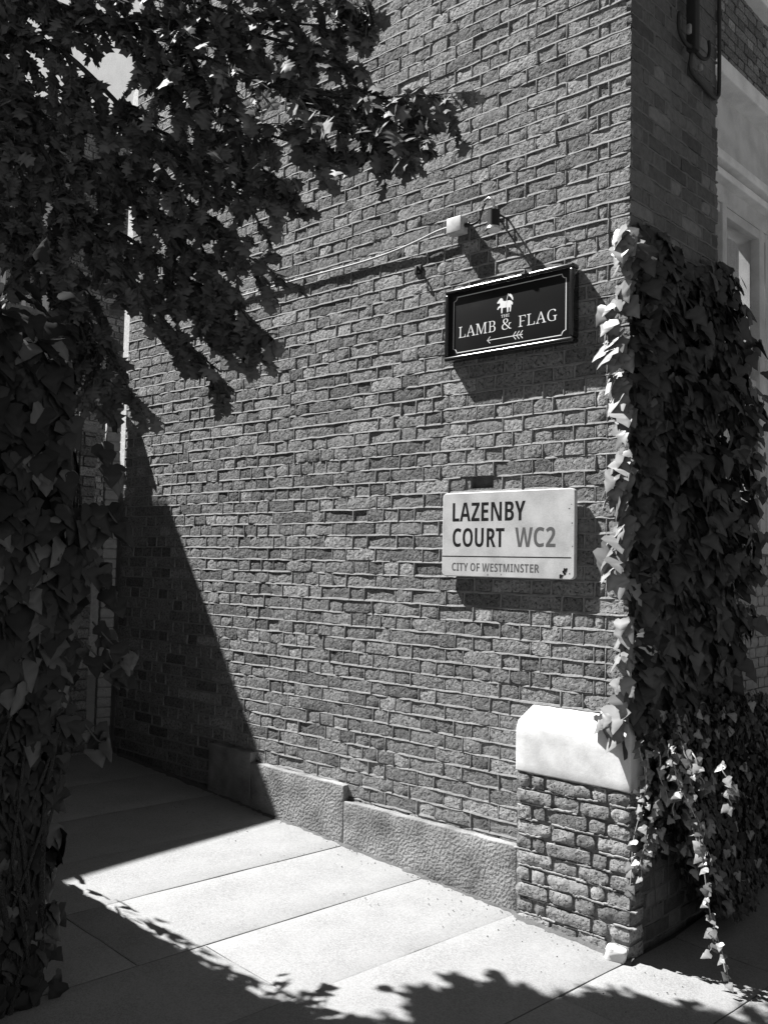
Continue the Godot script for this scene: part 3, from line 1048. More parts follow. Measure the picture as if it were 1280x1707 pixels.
# ---------------------------------------------------------------- signs
func make_signs() -> void:
	# pub sign
	var c := Vector3(-0.645, YO + 1.272, 0)
	var ps := thing("pub_sign", "glossy black framed pub sign with white lettering and a lamb emblem", "sign", T(c))
	var w := 0.385
	var h := 0.192
	part("board", box_mesh(Vector3(2 * w - 0.03, 2 * h - 0.03, 0.036), 0.004), M.sign_face, ps, T(Vector3(0, 0, 0.026)))
	for y in [-1.0, 1.0]:
		var s := new_st()
		soft_box(s, Vector3(2 * w, 0.024, 0.062), 0.010, Vector3i(6, 1, 1))
		part("frame", done(s), M.sign_black, ps, T(Vector3(0, y * (h - 0.012), 0.033)))
	for x in [-1.0, 1.0]:
		var s := new_st()
		soft_box(s, Vector3(0.024, 2 * h - 0.049, 0.060), 0.008, Vector3i(1, 4, 1))
		part("frame", done(s), M.sign_black, ps, T(Vector3(x * (w - 0.012), 0, 0.0325)))
	var zf := 0.0442
	# thin border with hollowed corners
	var pts := []
	var bx := 0.336
	var by := 0.150
	var r := 0.022
	for q in [[1, 1, PI * 1.5, PI], [-1, 1, TAU, PI * 1.5], [-1, -1, PI * 0.5, 0.0], [1, -1, PI, PI * 0.5]]:
		for k in 6:
			var a := lerpf(q[2], q[3], k / 5.0)
			pts.append(Vector2(q[0] * bx + cos(a) * r, q[1] * by + sin(a) * r))
	var rb := new_st()
	ribbon(rb, pts, 0.0042, zf, true)
	part("border_line", done(rb), M.sign_white, ps)
	var serif := ["Droid Serif"]
	words(ps, "LAMB", serif, 400, -0.947 - c.x, -0.715 - c.x, 1.200 + YO - c.y, 1.258 + YO - c.y, zf, M.sign_white, "lettering", -0.35)
	words(ps, "&", serif, 400, -0.676 - c.x, -0.618 - c.x, 1.200 + YO - c.y, 1.256 + YO - c.y, zf, M.sign_white, "lettering", -0.35)
	words(ps, "FLAG", serif, 400, -0.577 - c.x, -0.358 - c.x, 1.200 + YO - c.y, 1.258 + YO - c.y, zf, M.sign_white, "lettering", -0.35)
	words(ps, "THE", serif, 400, -0.681 - c.x, -0.632 - c.x, 1.265 + YO - c.y, 1.279 + YO - c.y, zf, M.sign_white)
	# arrow
	var ar := new_st()
	var ay := 1.160 + YO - c.y
	var ax0 := -0.763 - c.x
	var ax1 := -0.552 - c.x
	ribbon(ar, [Vector2(ax0, ay), Vector2(ax1, ay)], 0.0035, zf)
	ribbon(ar, [Vector2(ax0 + 0.017, ay + 0.017), Vector2(ax0 - 0.001, ay), Vector2(ax0 + 0.017, ay - 0.017)], 0.0035, zf + 0.0004)
	for k in 3:
		var fx := ax1 - 0.02 * k - 0.016
		ribbon(ar, [Vector2(fx + 0.017, ay + 0.02), Vector2(fx, ay), Vector2(fx + 0.017, ay - 0.02)], 0.0042, zf + 0.0004)
	part("arrow", done(ar), M.sign_white, ps)
	# emblem: a lamb carrying a banner
	var em := new_st()
	var k := 0.094
	var ex := -0.657 - c.x
	var ey := 1.333 + YO - c.y
	var lamb := [Vector2(-0.34, 0.34), Vector2(-0.42, 0.26), Vector2(-0.52, 0.16), Vector2(-0.50, 0.09), Vector2(-0.40, 0.10), Vector2(-0.33, 0.08), Vector2(-0.33, -0.04), Vector2(-0.45, -0.10), Vector2(-0.52, -0.22), Vector2(-0.46, -0.26), Vector2(-0.38, -0.17), Vector2(-0.26, -0.16), Vector2(-0.25, -0.48), Vector2(-0.18, -0.48), Vector2(-0.16, -0.20), Vector2(0.10, -0.20), Vector2(0.12, -0.48), Vector2(0.19, -0.48), Vector2(0.22, -0.20), Vector2(0.30, -0.26), Vector2(0.28, -0.47), Vector2(0.35, -0.47), Vector2(0.39, -0.20), Vector2(0.38, -0.06), Vector2(0.46, -0.14), Vector2(0.49, -0.02), Vector2(0.40, 0.10), Vector2(0.26, 0.16), Vector2(-0.02, 0.15), Vector2(-0.14, 0.20), Vector2(-0.16, 0.30), Vector2(-0.24, 0.36)]
	var banner := [Vector2(0.18, 0.46), Vector2(0.30, 0.52), Vector2(0.42, 0.42), Vector2(0.50, 0.26), Vector2(0.50, 0.12), Vector2(0.44, 0.16), Vector2(0.36, 0.30), Vector2(0.24, 0.40)]
	for poly in [lamb, banner]:
		var pv := PackedVector2Array()
		for p in poly:
			pv.append(Vector2(ex + p.x * k, ey + p.y * k))
		slab_poly(em, pv, zf + 0.0006, 0.0016)
	ribbon(em, [Vector2(ex + 0.0 * k, ey - 0.18 * k), Vector2(ex + 0.2 * k, ey + 0.54 * k)], 0.0026, zf + 0.0016)
	part("emblem", done(em), M.sign_white, ps)
	# street name plate
	var c2 := Vector3(-0.6405, YO + 0.158, 0)
	var ss := thing("street_sign", "white enamel street name plate with black lettering below the pub sign", "sign", T(c2))
	var sp := new_st()
	var rings := []
	for lay_ in [[0.0, 0.024], [0.0, 0.043], [0.0012, 0.0450], [0.004, 0.0461]]:
		var ring := []
		for q in [[1, 1, 0.0], [-1, 1, PI * 0.5], [-1, -1, PI], [1, -1, PI * 1.5]]:
			for k2 in 7:
				var ang: float = q[2] + PI * 0.5 * k2 / 6.0
				var rr: float = 0.026 - lay_[0]
				ring.append(Vector3(q[0] * (0.391 - 0.026) + cos(ang) * rr, q[1] * (0.218 - 0.026) + sin(ang) * rr, lay_[1]))
		rings.append(ring)
	for lv in 3:
		for k2 in 28:
			var k3 := (k2 + 1) % 28
			quad(sp, rings[lv][k2], rings[lv + 1][k2], rings[lv + 1][k3], rings[lv][k3])
	sp.set_smooth_group(2)
	for k2 in range(1, 27):
		tri(sp, rings[3][0], rings[3][k2 + 1], rings[3][k2])
		tri(sp, rings[0][0], rings[0][k2], rings[0][k2 + 1])
	part("plate", done(sp), M.enamel, ss)
	for x in [-0.22, 0.22]:
		for y in [-0.15, 0.15]:
			part("spacer", cyl(0.012, 0.012, 0.024, 10), M.iron, ss, Transform3D(Basis(Vector3.RIGHT, PI / 2), Vector3(x, y, 0.01)))
	var z2 := 0.0462
	var sans := ["Droid Sans"]
	var P := [["LAZENBY", -0.966, -0.522, 0.226, 0.324, "black_ink"], ["COURT", -0.963, -0.643, 0.093, 0.191, "black_ink"], ["WC2", -0.580, -0.353, 0.094, 0.192, "gray_ink"], ["CITY OF WESTMINSTER", -0.965, -0.441, -0.032, 0.011, "gray_ink"]]
	for p in P:
		words(ss, p[0], sans, 700, p[1] - c2.x, p[2] - c2.x, p[3] + YO - c2.y, p[4] + YO - c2.y, z2, M[p[5]])
	var ln := new_st()
	plain_box(ln, Vector3(-0.389, 0.0425 + YO - c2.y, z2 - 0.001), Vector3(0.372, 0.0470 + YO - c2.y, z2 + 0.0005))
	part("dividing_line", done(ln), M.black_ink, ss)
	# worn dark sticker and chips
	var stk := new_st()
	var sc := Vector2(-0.310 - c2.x, -0.030 + YO - c2.y)
	for i in 9:
		var o := Vector2(rng.randf_range(-0.02, 0.02), rng.randf_range(-0.02, 0.02))
		o = Vector2(o.x * 0.45 + o.y * 0.7, o.y)
		var pv := PackedVector2Array()
		var m := 6
		var ph := rng.randf() * TAU
		for q in m:
			var rr := rng.randf_range(0.004, 0.010)
			pv.append(sc + o + Vector2(cos(ph + TAU * q / m), sin(ph + TAU * q / m)) * rr)
		slab_poly(stk, pv, z2 + 0.0003 + i * 0.0002, 0.001)
	part("torn_sticker", done(stk), M.black_ink, ss)
	var chips := new_st()
	for p in [Vector2(0.372, 0.14), Vector2(0.376, 0.05), Vector2(0.378, -0.06), Vector2(0.365, -0.19), Vector2(-0.1, -0.205), Vector2(-0.02, -0.203), Vector2(0.36, 0.12)]:
		var pv := PackedVector2Array()
		for q in 6:
			pv.append(p + Vector2(cos(TAU * q / 6.0), sin(TAU * q / 6.0)) * rng.randf_range(0.002, 0.0055))
		slab_poly(chips, pv, z2 + 0.0002, 0.002)
	part("rust_chip", done(chips), M.gray_ink, ss)

func make_fittings() -> void:
	# junction box
	var jb := thing("junction_box", "pale square junction box above the pub sign", "junction box", T(Vector3(-0.972, YO + 1.812, 0)))
	part("box_body", box_mesh(Vector3(0.098, 0.086, 0.055), 0.005, Vector3i(2, 2, 1)), M.plastic, jb, T(Vector3(0, 0, 0.034)))
	part("lid", box_mesh(Vector3(0.096, 0.084, 0.012), 0.004), M.plastic, jb, T(Vector3(0, 0, 0.068)))
	part("cable_gland", cyl(0.014, 0.011, 0.03, 12), M.cable_dark, jb, Transform3D(Basis(Vector3.BACK, PI / 2), Vector3(0.063, -0.004, 0.034)))
	# conduit along the wall
	var s := new_st()
	tube(s, smooth_path([Vector3(-3.4, YO + 1.775, 0.014), Vector3(-2.7, YO + 1.772, 0.012), Vector3(-2.23, YO + 1.775, 0.016), Vector3(-1.72, YO + 1.772, 0.016), Vector3(-1.45, YO + 1.780, 0.022), Vector3(-1.26, YO + 1.797, 0.030), Vector3(-1.12, YO + 1.818, 0.034), Vector3(-1.02, YO + 1.824, 0.034)]), 0.0065, 0.0065, 8)
	var cb := part("wall_cable", done(s), M.cable_pale, self)
	tag(cb, "pale cable running along the brick wall into the junction box", "cable")
	# spot lamp on its swan neck
	var lamp := thing("spot_lamp", "small dark cylindrical spot lamp above the pub sign", "lamp", T(Vector3(-0.70, YO + 1.73, 0.10)))
	var neck := new_st()
	tube(neck, smooth_path([Vector3(-0.196, 0.078, -0.066), Vector3(-0.165, 0.072, -0.06), Vector3(-0.12, 0.082, -0.05), Vector3(-0.085, 0.125, -0.03), Vector3(-0.045, 0.150, -0.005)]), 0.005, 0.005, 8)
	part("lamp_cable", done(neck), M.cable_dark, lamp)
	var neck2 := new_st()
	tube(neck2, smooth_path([Vector3(-0.06, 0.147, -0.01), Vector3(-0.025, 0.152, 0.0), Vector3(0.0, 0.128, 0.0), Vector3(0.002, 0.08, 0.0)]), 0.010, 0.007, 10)
	part("swan_neck", done(neck2), M.chrome, lamp)
	part("lamp_body", cyl(0.032, 0.032, 0.088, 22), M.iron, lamp, T(Vector3(0.002, 0.036, 0)))
	part("lamp_rim", cyl(0.040, 0.036, 0.012, 22), M.chrome, lamp, T(Vector3(0.002, -0.012, 0)))
	part("lens", cyl(0.033, 0.033, 0.008, 22), M.sign_white, lamp, T(Vector3(0.002, -0.021, 0)))
	part("wall_stay", cyl(0.005, 0.005, 0.11, 8), M.iron, lamp, Transform3D(Basis(Vector3.RIGHT, PI / 2), Vector3(-0.018, 0.06, -0.055)))
	part("wall_stay", cyl(0.005, 0.005, 0.11, 8), M.iron, lamp, Transform3D(Basis(Vector3.RIGHT, PI / 2), Vector3(0.026, 0.06, -0.055)))
	# small hook
	var hk := thing("wall_hook", "small dark iron hook fixed in the bricks left of the pub sign", "hook", T(Vector3(-1.262, YO + 1.645, 0)))
	part("plate", box_mesh(Vector3(0.05, 0.05, 0.012), 0.004), M.iron, hk, T(Vector3(0, 0, 0.006)))
	var hs := new_st()
	tube(hs, smooth_path([Vector3(0, 0.012, 0.01), Vector3(0.005, 0.008, 0.03), Vector3(0.012, -0.012, 0.036), Vector3(0.012, -0.034, 0.03), Vector3(0.004, -0.03, 0.02)]), 0.006, 0.004, 8)
	part("hook_wire", done(hs), M.iron, hk)
	part("screw", cyl(0.007, 0.007, 0.006, 10), M.chrome, hk, Transform3D(Basis(Vector3.RIGHT, PI / 2), Vector3(-0.01, 0.014, 0.014)))
	# iron bracket with upturned arms on the shaded return wall
	var br := thing("wall_bracket", "black iron upright bracket with two curled arms on the shaded return wall", "bracket", RET)
	part("upright", box_mesh(Vector3(0.05, 0.9, 0.05), 0.004), M.iron, br, T(Vector3(0.515, YO + 3.09, 0.06)))
	for q in [[-1.0, 0.33], [1.0, 0.68]]:
		var a := new_st()
		var x1: float = q[1]
		tube(a, smooth_path([Vector3(0.515, YO + 2.66, 0.06), Vector3(lerpf(0.515, x1, 0.5), YO + 2.64, 0.065), Vector3(lerpf(0.515, x1, 0.9), YO + 2.665, 0.07), Vector3(x1, YO + 2.72, 0.072), Vector3(x1 - q[0] * 0.01, YO + 2.76, 0.072)]), 0.011, 0.008, 8)
		part("curled_arm", done(a), M.iron, br)
	part("insulator", box_mesh(Vector3(0.024, 0.05, 0.024), 0.008), M.render_, br, T(Vector3(0.43, YO + 2.71, 0.08)))
	part("insulator", box_mesh(Vector3(0.024, 0.035, 0.024), 0.008), M.render_, br, T(Vector3(0.60, YO + 2.59, 0.06)))
	var wc := new_st()
	var pth := []
	for p in smooth_path([Vector3(0.53, YO + 2.66, 0.05), Vector3(0.55, YO + 2.58, 0.03), Vector3(0.68, YO + 2.56, 0.02), Vector3(0.82, YO + 2.545, 0.02), Vector3(0.895, YO + 2.57, 0.02), Vector3(0.915, YO + 2.7, 0.02), Vector3(0.915, YO + 3.5, 0.02)]):
		pth.append(RET * p)
	tube(wc, pth, 0.011, 0.011, 8)
	var wcn := part("hanging_cable", done(wc), M.cable_dark, self)
	tag(wcn, "black cable looping from the iron bracket up the edge of the return wall", "cable")

# ---------------------------------------------------------------- ivy on the corner
func make_right_ivy() -> void:
	var iv := thing("corner_ivy", "thick large-leaved ivy climbing the shaded return wall, its edge sunlit at the corner", "ivy")
	var spots := []
	var stems := new_st()
	for i in 14:
		var x := rng.randf_range(0.03, 0.9)
		var p := []
		for k in 9:
			x = clampf(x + rng.randf_range(-0.06, 0.06), 0.02, 0.92)
			p.append(RET * Vector3(x, lerpf(0.75, YO + 1.5 - rng.randf() * 0.2, k / 8.0), 0.02 + rng.randf() * 0.03))
		tube(stems, smooth_path(p, 4), 0.014, 0.004, 6)
	part("stem", done(stems), M.twig, iv)
	for i in 3600:
		var sx := rng.randf_range(0.0, 1.02)
		var y := rng.randf_range(-0.85, 1.60)
		var top := 1.56 + 0.06 * sin(sx * 9.0) - 0.1 * maxf(0.0, sx - 0.75)
		if y > top:
			continue
		var D := 0.27
		if y > 0.9:
			D = lerpf(0.27, 0.08, (y - 0.9) / 0.65)
		elif y < 0.2:
			D = lerpf(0.27, 0.13, clampf((0.2 - y) / 0.7, 0, 1))
		var outw := D * (0.22 + 0.78 * clampf(sx / 0.8, 0, 1))
		if sx > 0.93:
			outw *= clampf((1.05 - sx) / 0.12, 0.0, 1.0)
		var depth := pow(rng.randf(), 0.55)
		var size := rng.randf_range(0.04, 0.125)
		var clump := bump_noise.get_noise_2d(sx * 0.30 + 3.0, y * 0.30) + 0.5 * bump_noise.get_noise_2d(sx * 0.8 + 9.0, y * 0.8)
		if clump < -0.25 and rng.randf() < 0.6:
			continue
		outw *= clampf(0.85 + clump * 0.8, 0.3, 1.35)
		var p := RET * Vector3(sx + rng.randf_range(-0.02, 0.02), YO + y + 0.03, 0.015 + outw * depth)
		var n := RET.basis * Vector3(rng.randf_range(-0.9, 0.7), rng.randf_range(-0.2, 1.0), 0.9)
		var tip := RET.basis * Vector3(rng.randf_range(-0.9, 0.9), -0.9, 0.25 + rng.randf_range(-0.4, 0.5))
		spots.append({"t": leaf_at(p, tip, n, size), "front": 0.2 + depth * depth})
	# leaves that wrap round the corner into the sun
	var edge := []
	for i in 230:
		var y := rng.randf_range(-0.72, 1.56)
		var ns := sin(y * 7.0) * 0.5 + sin(y * 17.0 + 1.0) * 0.5
		if ns < -0.25 and rng.randf() < 0.75:
			continue
		var reach := 0.01 + 0.12 * maxf(0.0, ns) * rng.randf()
		if y > 0.75 and y < 1.2:
			reach += 0.05 * rng.randf()
		var p := Vector3(0.015 - reach, YO + y, 0.015 + rng.randf() * 0.10)
		var n := Vector3(rng.randf_range(-0.8, 0.4), rng.randf_range(0.4, 1.2), rng.randf_range(0.3, 0.9))
		var tip := Vector3(rng.randf_range(-0.6, 0.6), -0.8, rng.randf_range(-0.1, 0.5))
		edge.append({"t": leaf_at(p, tip, n, rng.randf_range(0.07, 0.125)), "front": 3.0})
	for i in 160:
		var y := rng.randf_range(-0.75, 1.5)
		var p := RET * Vector3(rng.randf_range(-0.02, 0.10), YO + y, 0.03 + rng.randf() * 0.07)
		spots.append({"t": leaf_at(p, Vector3(0.2, -1, 0.2) + rv(0.5), Vector3(0.4, 0.6, 0.7) + rv(0.4), rng.randf_range(0.06, 0.11)), "front": 1.5})
	leaves(iv, "ivy", spots, 170, M.shaded_ivy, M.shaded_ivy[1])
	leaves(iv, "ivy", edge, 130, M.sunlit_ivy, M.sunlit_ivy[1], "edge_foliage")
	# dense small-leaved ivy below
	var bush := thing("small_leaved_ivy", "dense mass of small-leaved ivy at the foot of the return wall", "ivy")
	spots = []
	for i in 10500:
		var sx := rng.randf_range(0.03, 2.7)
		var y := rng.randf_range(-1.66, -0.62)
		var lower := -1.32 + 0.10 * sin(sx * 5.0) - 0.35 * clampf((sx - 0.15) / 0.3, 0, 1)
		if y < lower:
			continue
		if sx > 1.0 and y > -0.70 + 0.03 * sin(sx * 11.0):
			continue
		var outw := 0.16 + 0.10 * sin(sx * 6.0 + y * 5.0) * 0.5 + 0.05 * clampf(sx, 0, 1)
		if sx < 0.12:
			outw *= 0.55
		if sx > 1.0:
			outw -= 0.14 * clampf((sx - 1.0) / 0.5, 0, 1)
		var depth := pow(rng.randf(), 0.5)
		var p := RET * Vector3(sx, YO + y, 0.02 + outw * depth)
		var n := RET.basis * Vector3(rng.randf_range(-0.7, 0.7), rng.randf_range(-0.1, 0.9), 1.0)
		var tip := RET.basis * Vector3(rng.randf_range(-0.9, 0.9), -0.8, rng.randf_range(-0.2, 0.6))
		spots.append({"t": leaf_at(p, tip, n, rng.randf_range(0.026, 0.055)), "front": 0.2 + depth})
	var bs := new_st()
	for i in 12:
		var x := rng.randf_range(0.06, 2.3)
		var p := []
		for k in 6:
			x += rng.randf_range(-0.06, 0.06)
			p.append(RET * Vector3(x, lerpf(YO - 0.75, 0.15 if x < 0.9 else -0.1, k / 5.0), 0.01 + rng.randf() * 0.03))
		tube(bs, smooth_path(p, 3), 0.004, 0.002, 5)
	part("stem", done(bs), M.twig, bush)
	# sprays that hang out into the sun: x, height of the top, length
	var sp := new_st()
	for q in [[0.10, -0.76, 0.26, 0.0], [0.13, -0.80, 0.62, -0.05], [0.16, -0.78, 0.24, 0.05], [0.20, -0.74, 0.22, 0.08], [0.22, -0.79, 0.45, 0.1], [0.27, -0.76, 0.20, 0.06], [0.30, -0.78, 0.14, 0.1], [0.31, -1.04, 0.2, 0.1], [0.42, -0.82, 0.16, 0.05], [0.30, -1.08, 0.62, 0.07], [0.17, -0.95, 0.34, -0.06], [0.25, -0.86, 0.2, -0.04], [0.37, -1.50, 0.10, 0.02], [0.12, -1.1, 0.24, -0.04]]:
		var top := Vector3(q[0], YO + q[1], 0.095 - 0.30 * q[0])
		var pts := []
		var nseg := int(q[2] / 0.035) + 2
		for k in nseg + 1:
			var t := float(k) / nseg
			pts.append(top + Vector3(q[3] * t * q[2] / 0.3 + 0.012 * sin(t * 9.0 + q[0] * 40.0), -q[2] * t, 0.01 * sin(t * 7.0)))
		tube(sp, pts, 0.0032, 0.0016, 5)
		for k in pts.size():
			for e in 2:
				if rng.randf() < 0.62:
					spots.append({"t": leaf_at(pts[k] + rv(0.012), Vector3(rng.randf_range(-1, 1), -0.7, rng.randf_range(-0.2, 0.7)), Vector3(rng.randf_range(-0.6, 0.6), 0.6, 0.8), rng.randf_range(0.028, 0.048)), "front": 4.0})
	part("hanging_stem", done(sp), M.cable_pale, bush)
	leaves(bush, "ivy", spots, 300, M.ivy, M.shaded_ivy[0])

# ---------------------------------------------------------------- ivy-clad wall on the left
func make_left_wall() -> void:
	var lw := thing("ivy_wall", "dark brick wall end at the left of the alley, hidden under ivy", "wall")
	var s := new_st()
	plain_box(s, Vector3(-6.0, -0.2, 2.08), Vector3(-1.37, YO + 0.72, 4.6))
	part("wall_core", done(s), M.core, lw)
	var iv := thing("wall_ivy", "very large-leaved dark ivy covering the wall end at the left", "ivy")
	var st := new_st()
	for i in 34:
		var z := rng.randf_range(2.0, 2.9)
		var p := []
		for k in 8:
			z = clampf(z + rng.randf_range(-0.09, 0.09), 1.98, 3.0)
			p.append(Vector3(-1.35 + rng.randf() * 0.03, lerpf(0.0, YO + 0.62 - 0.5 * rng.randf(), k / 7.0), z))
		tube(st, smooth_path(p, 4), 0.005 + 0.014 * pow(rng.randf(), 2.0), 0.004, 6)
	part("stem", done(st), M.bark, iv)
	var spots := []
	for i in 2600:
		var y := rng.randf_range(-1.6, 0.9)
		var z := rng.randf_range(1.94 if y < 0.2 else 2.06, 3.1)
		var bulge := 0.07 + 0.035 * sin(y * 3.1 + 0.6) + 0.025 * sin(y * 7.3)
		if y < -0.6:
			bulge *= lerpf(1.0, 0.35, clampf((-0.6 - y) / 0.6, 0, 1))
			if rng.randf() < 0.12:
				continue
		if z < 2.02 - bulge * 0.9:
			continue
		var depth := pow(rng.randf(), 0.6)
		var x := -1.36 + bulge * depth
		var n := Vector3(1.0, rng.randf_range(-0.1, 0.8), rng.randf_range(-0.7, 0.7))
		var tip := Vector3(rng.randf_range(0.0, 0.5), -1.0, rng.randf_range(-0.7, 0.7))
		spots.append({"t": leaf_at(Vector3(x, YO + y, z), tip, n, rng.randf_range(0.06, 0.125) * (0.75 if y < -0.5 else 1.0)), "front": 0.2 + depth * depth})
	# alley side and the shaggy top
	for i in 1100:
		var y := rng.randf_range(-1.3, 0.8)
		var x := rng.randf_range(-3.2, -1.36)
		var depth := rng.randf()
		spots.append({"t": leaf_at(Vector3(x, YO + y, 2.08 - (0.38 if x < -2.05 and y < -0.3 else 0.10) * depth), Vector3(rng.randf_range(-0.6, 0.6), -1, -0.3), Vector3(rng.randf_range(-0.5, 0.5), rng.randf_range(0, 0.8), -1), rng.randf_range(0.08, 0.14)), "front": 0.4})
	for i in 500:
		spots.append({"t": leaf_at(Vector3(rng.randf_range(-2.6, -1.28), YO + 0.72 + pow(rng.randf(), 2.0) * 0.42, rng.randf_range(2.05, 3.0)), rv() + Vector3(0.4, -0.6, -0.2), Vector3(0.3, 1, 0) + rv(0.5), rng.randf_range(0.08, 0.14)), "front": 1.0})
	# trailing shoots that stick out towards the alley: start, end
	for q in [[Vector3(-1.75, YO + 0.16, 1.95), Vector3(-1.84, YO + 0.08, 1.66)], [Vector3(-1.7, YO + 0.1, 1.95), Vector3(-1.78, YO - 0.02, 1.74)], [Vector3(-1.9, YO + 0.06, 1.95), Vector3(-1.93, YO - 0.03, 1.70)], [Vector3(-1.3, YO - 0.25, 1.92), Vector3(-1.22, YO - 0.36, 1.82)], [Vector3(-1.3, YO - 0.33, 1.95), Vector3(-1.2, YO - 0.45, 1.84)], [Vector3(-1.3, YO + 0.22, 1.9), Vector3(-1.26, YO + 0.13, 1.84)], [Vector3(-1.28, YO + 0.45, 1.92), Vector3(-1.25, YO + 0.3, 1.88)], [Vector3(-1.26, YO - 0.0, 1.95), Vector3(-1.2, YO - 0.16, 1.9)], [Vector3(-1.3, YO - 0.62, 1.95), Vector3(-1.22, YO - 0.7, 1.9)]]:
		var pts := smooth_path([q[0], (q[0] + q[1]) * 0.5 + Vector3(0.03, -0.03, 0), q[1]], 4)
		var sh := new_st()
		tube(sh, pts, 0.004, 0.002, 5)
		part("shoot", done(sh), M.twig, iv)
		for k in range(1, pts.size()):
			spots.append({"t": leaf_at(pts[k] + rv(0.02), Vector3(rng.randf_range(-0.1, 0.6), -0.8, rng.randf_range(-0.9, 0.2)), Vector3(0.8, 0.6, 0.3) + rv(0.5), rng.randf_range(0.05, 0.11)), "front": 4.0})
	leaves(iv, "ivy", spots, 300, M.shaded_wall_ivy, M.shaded_wall_ivy[0])

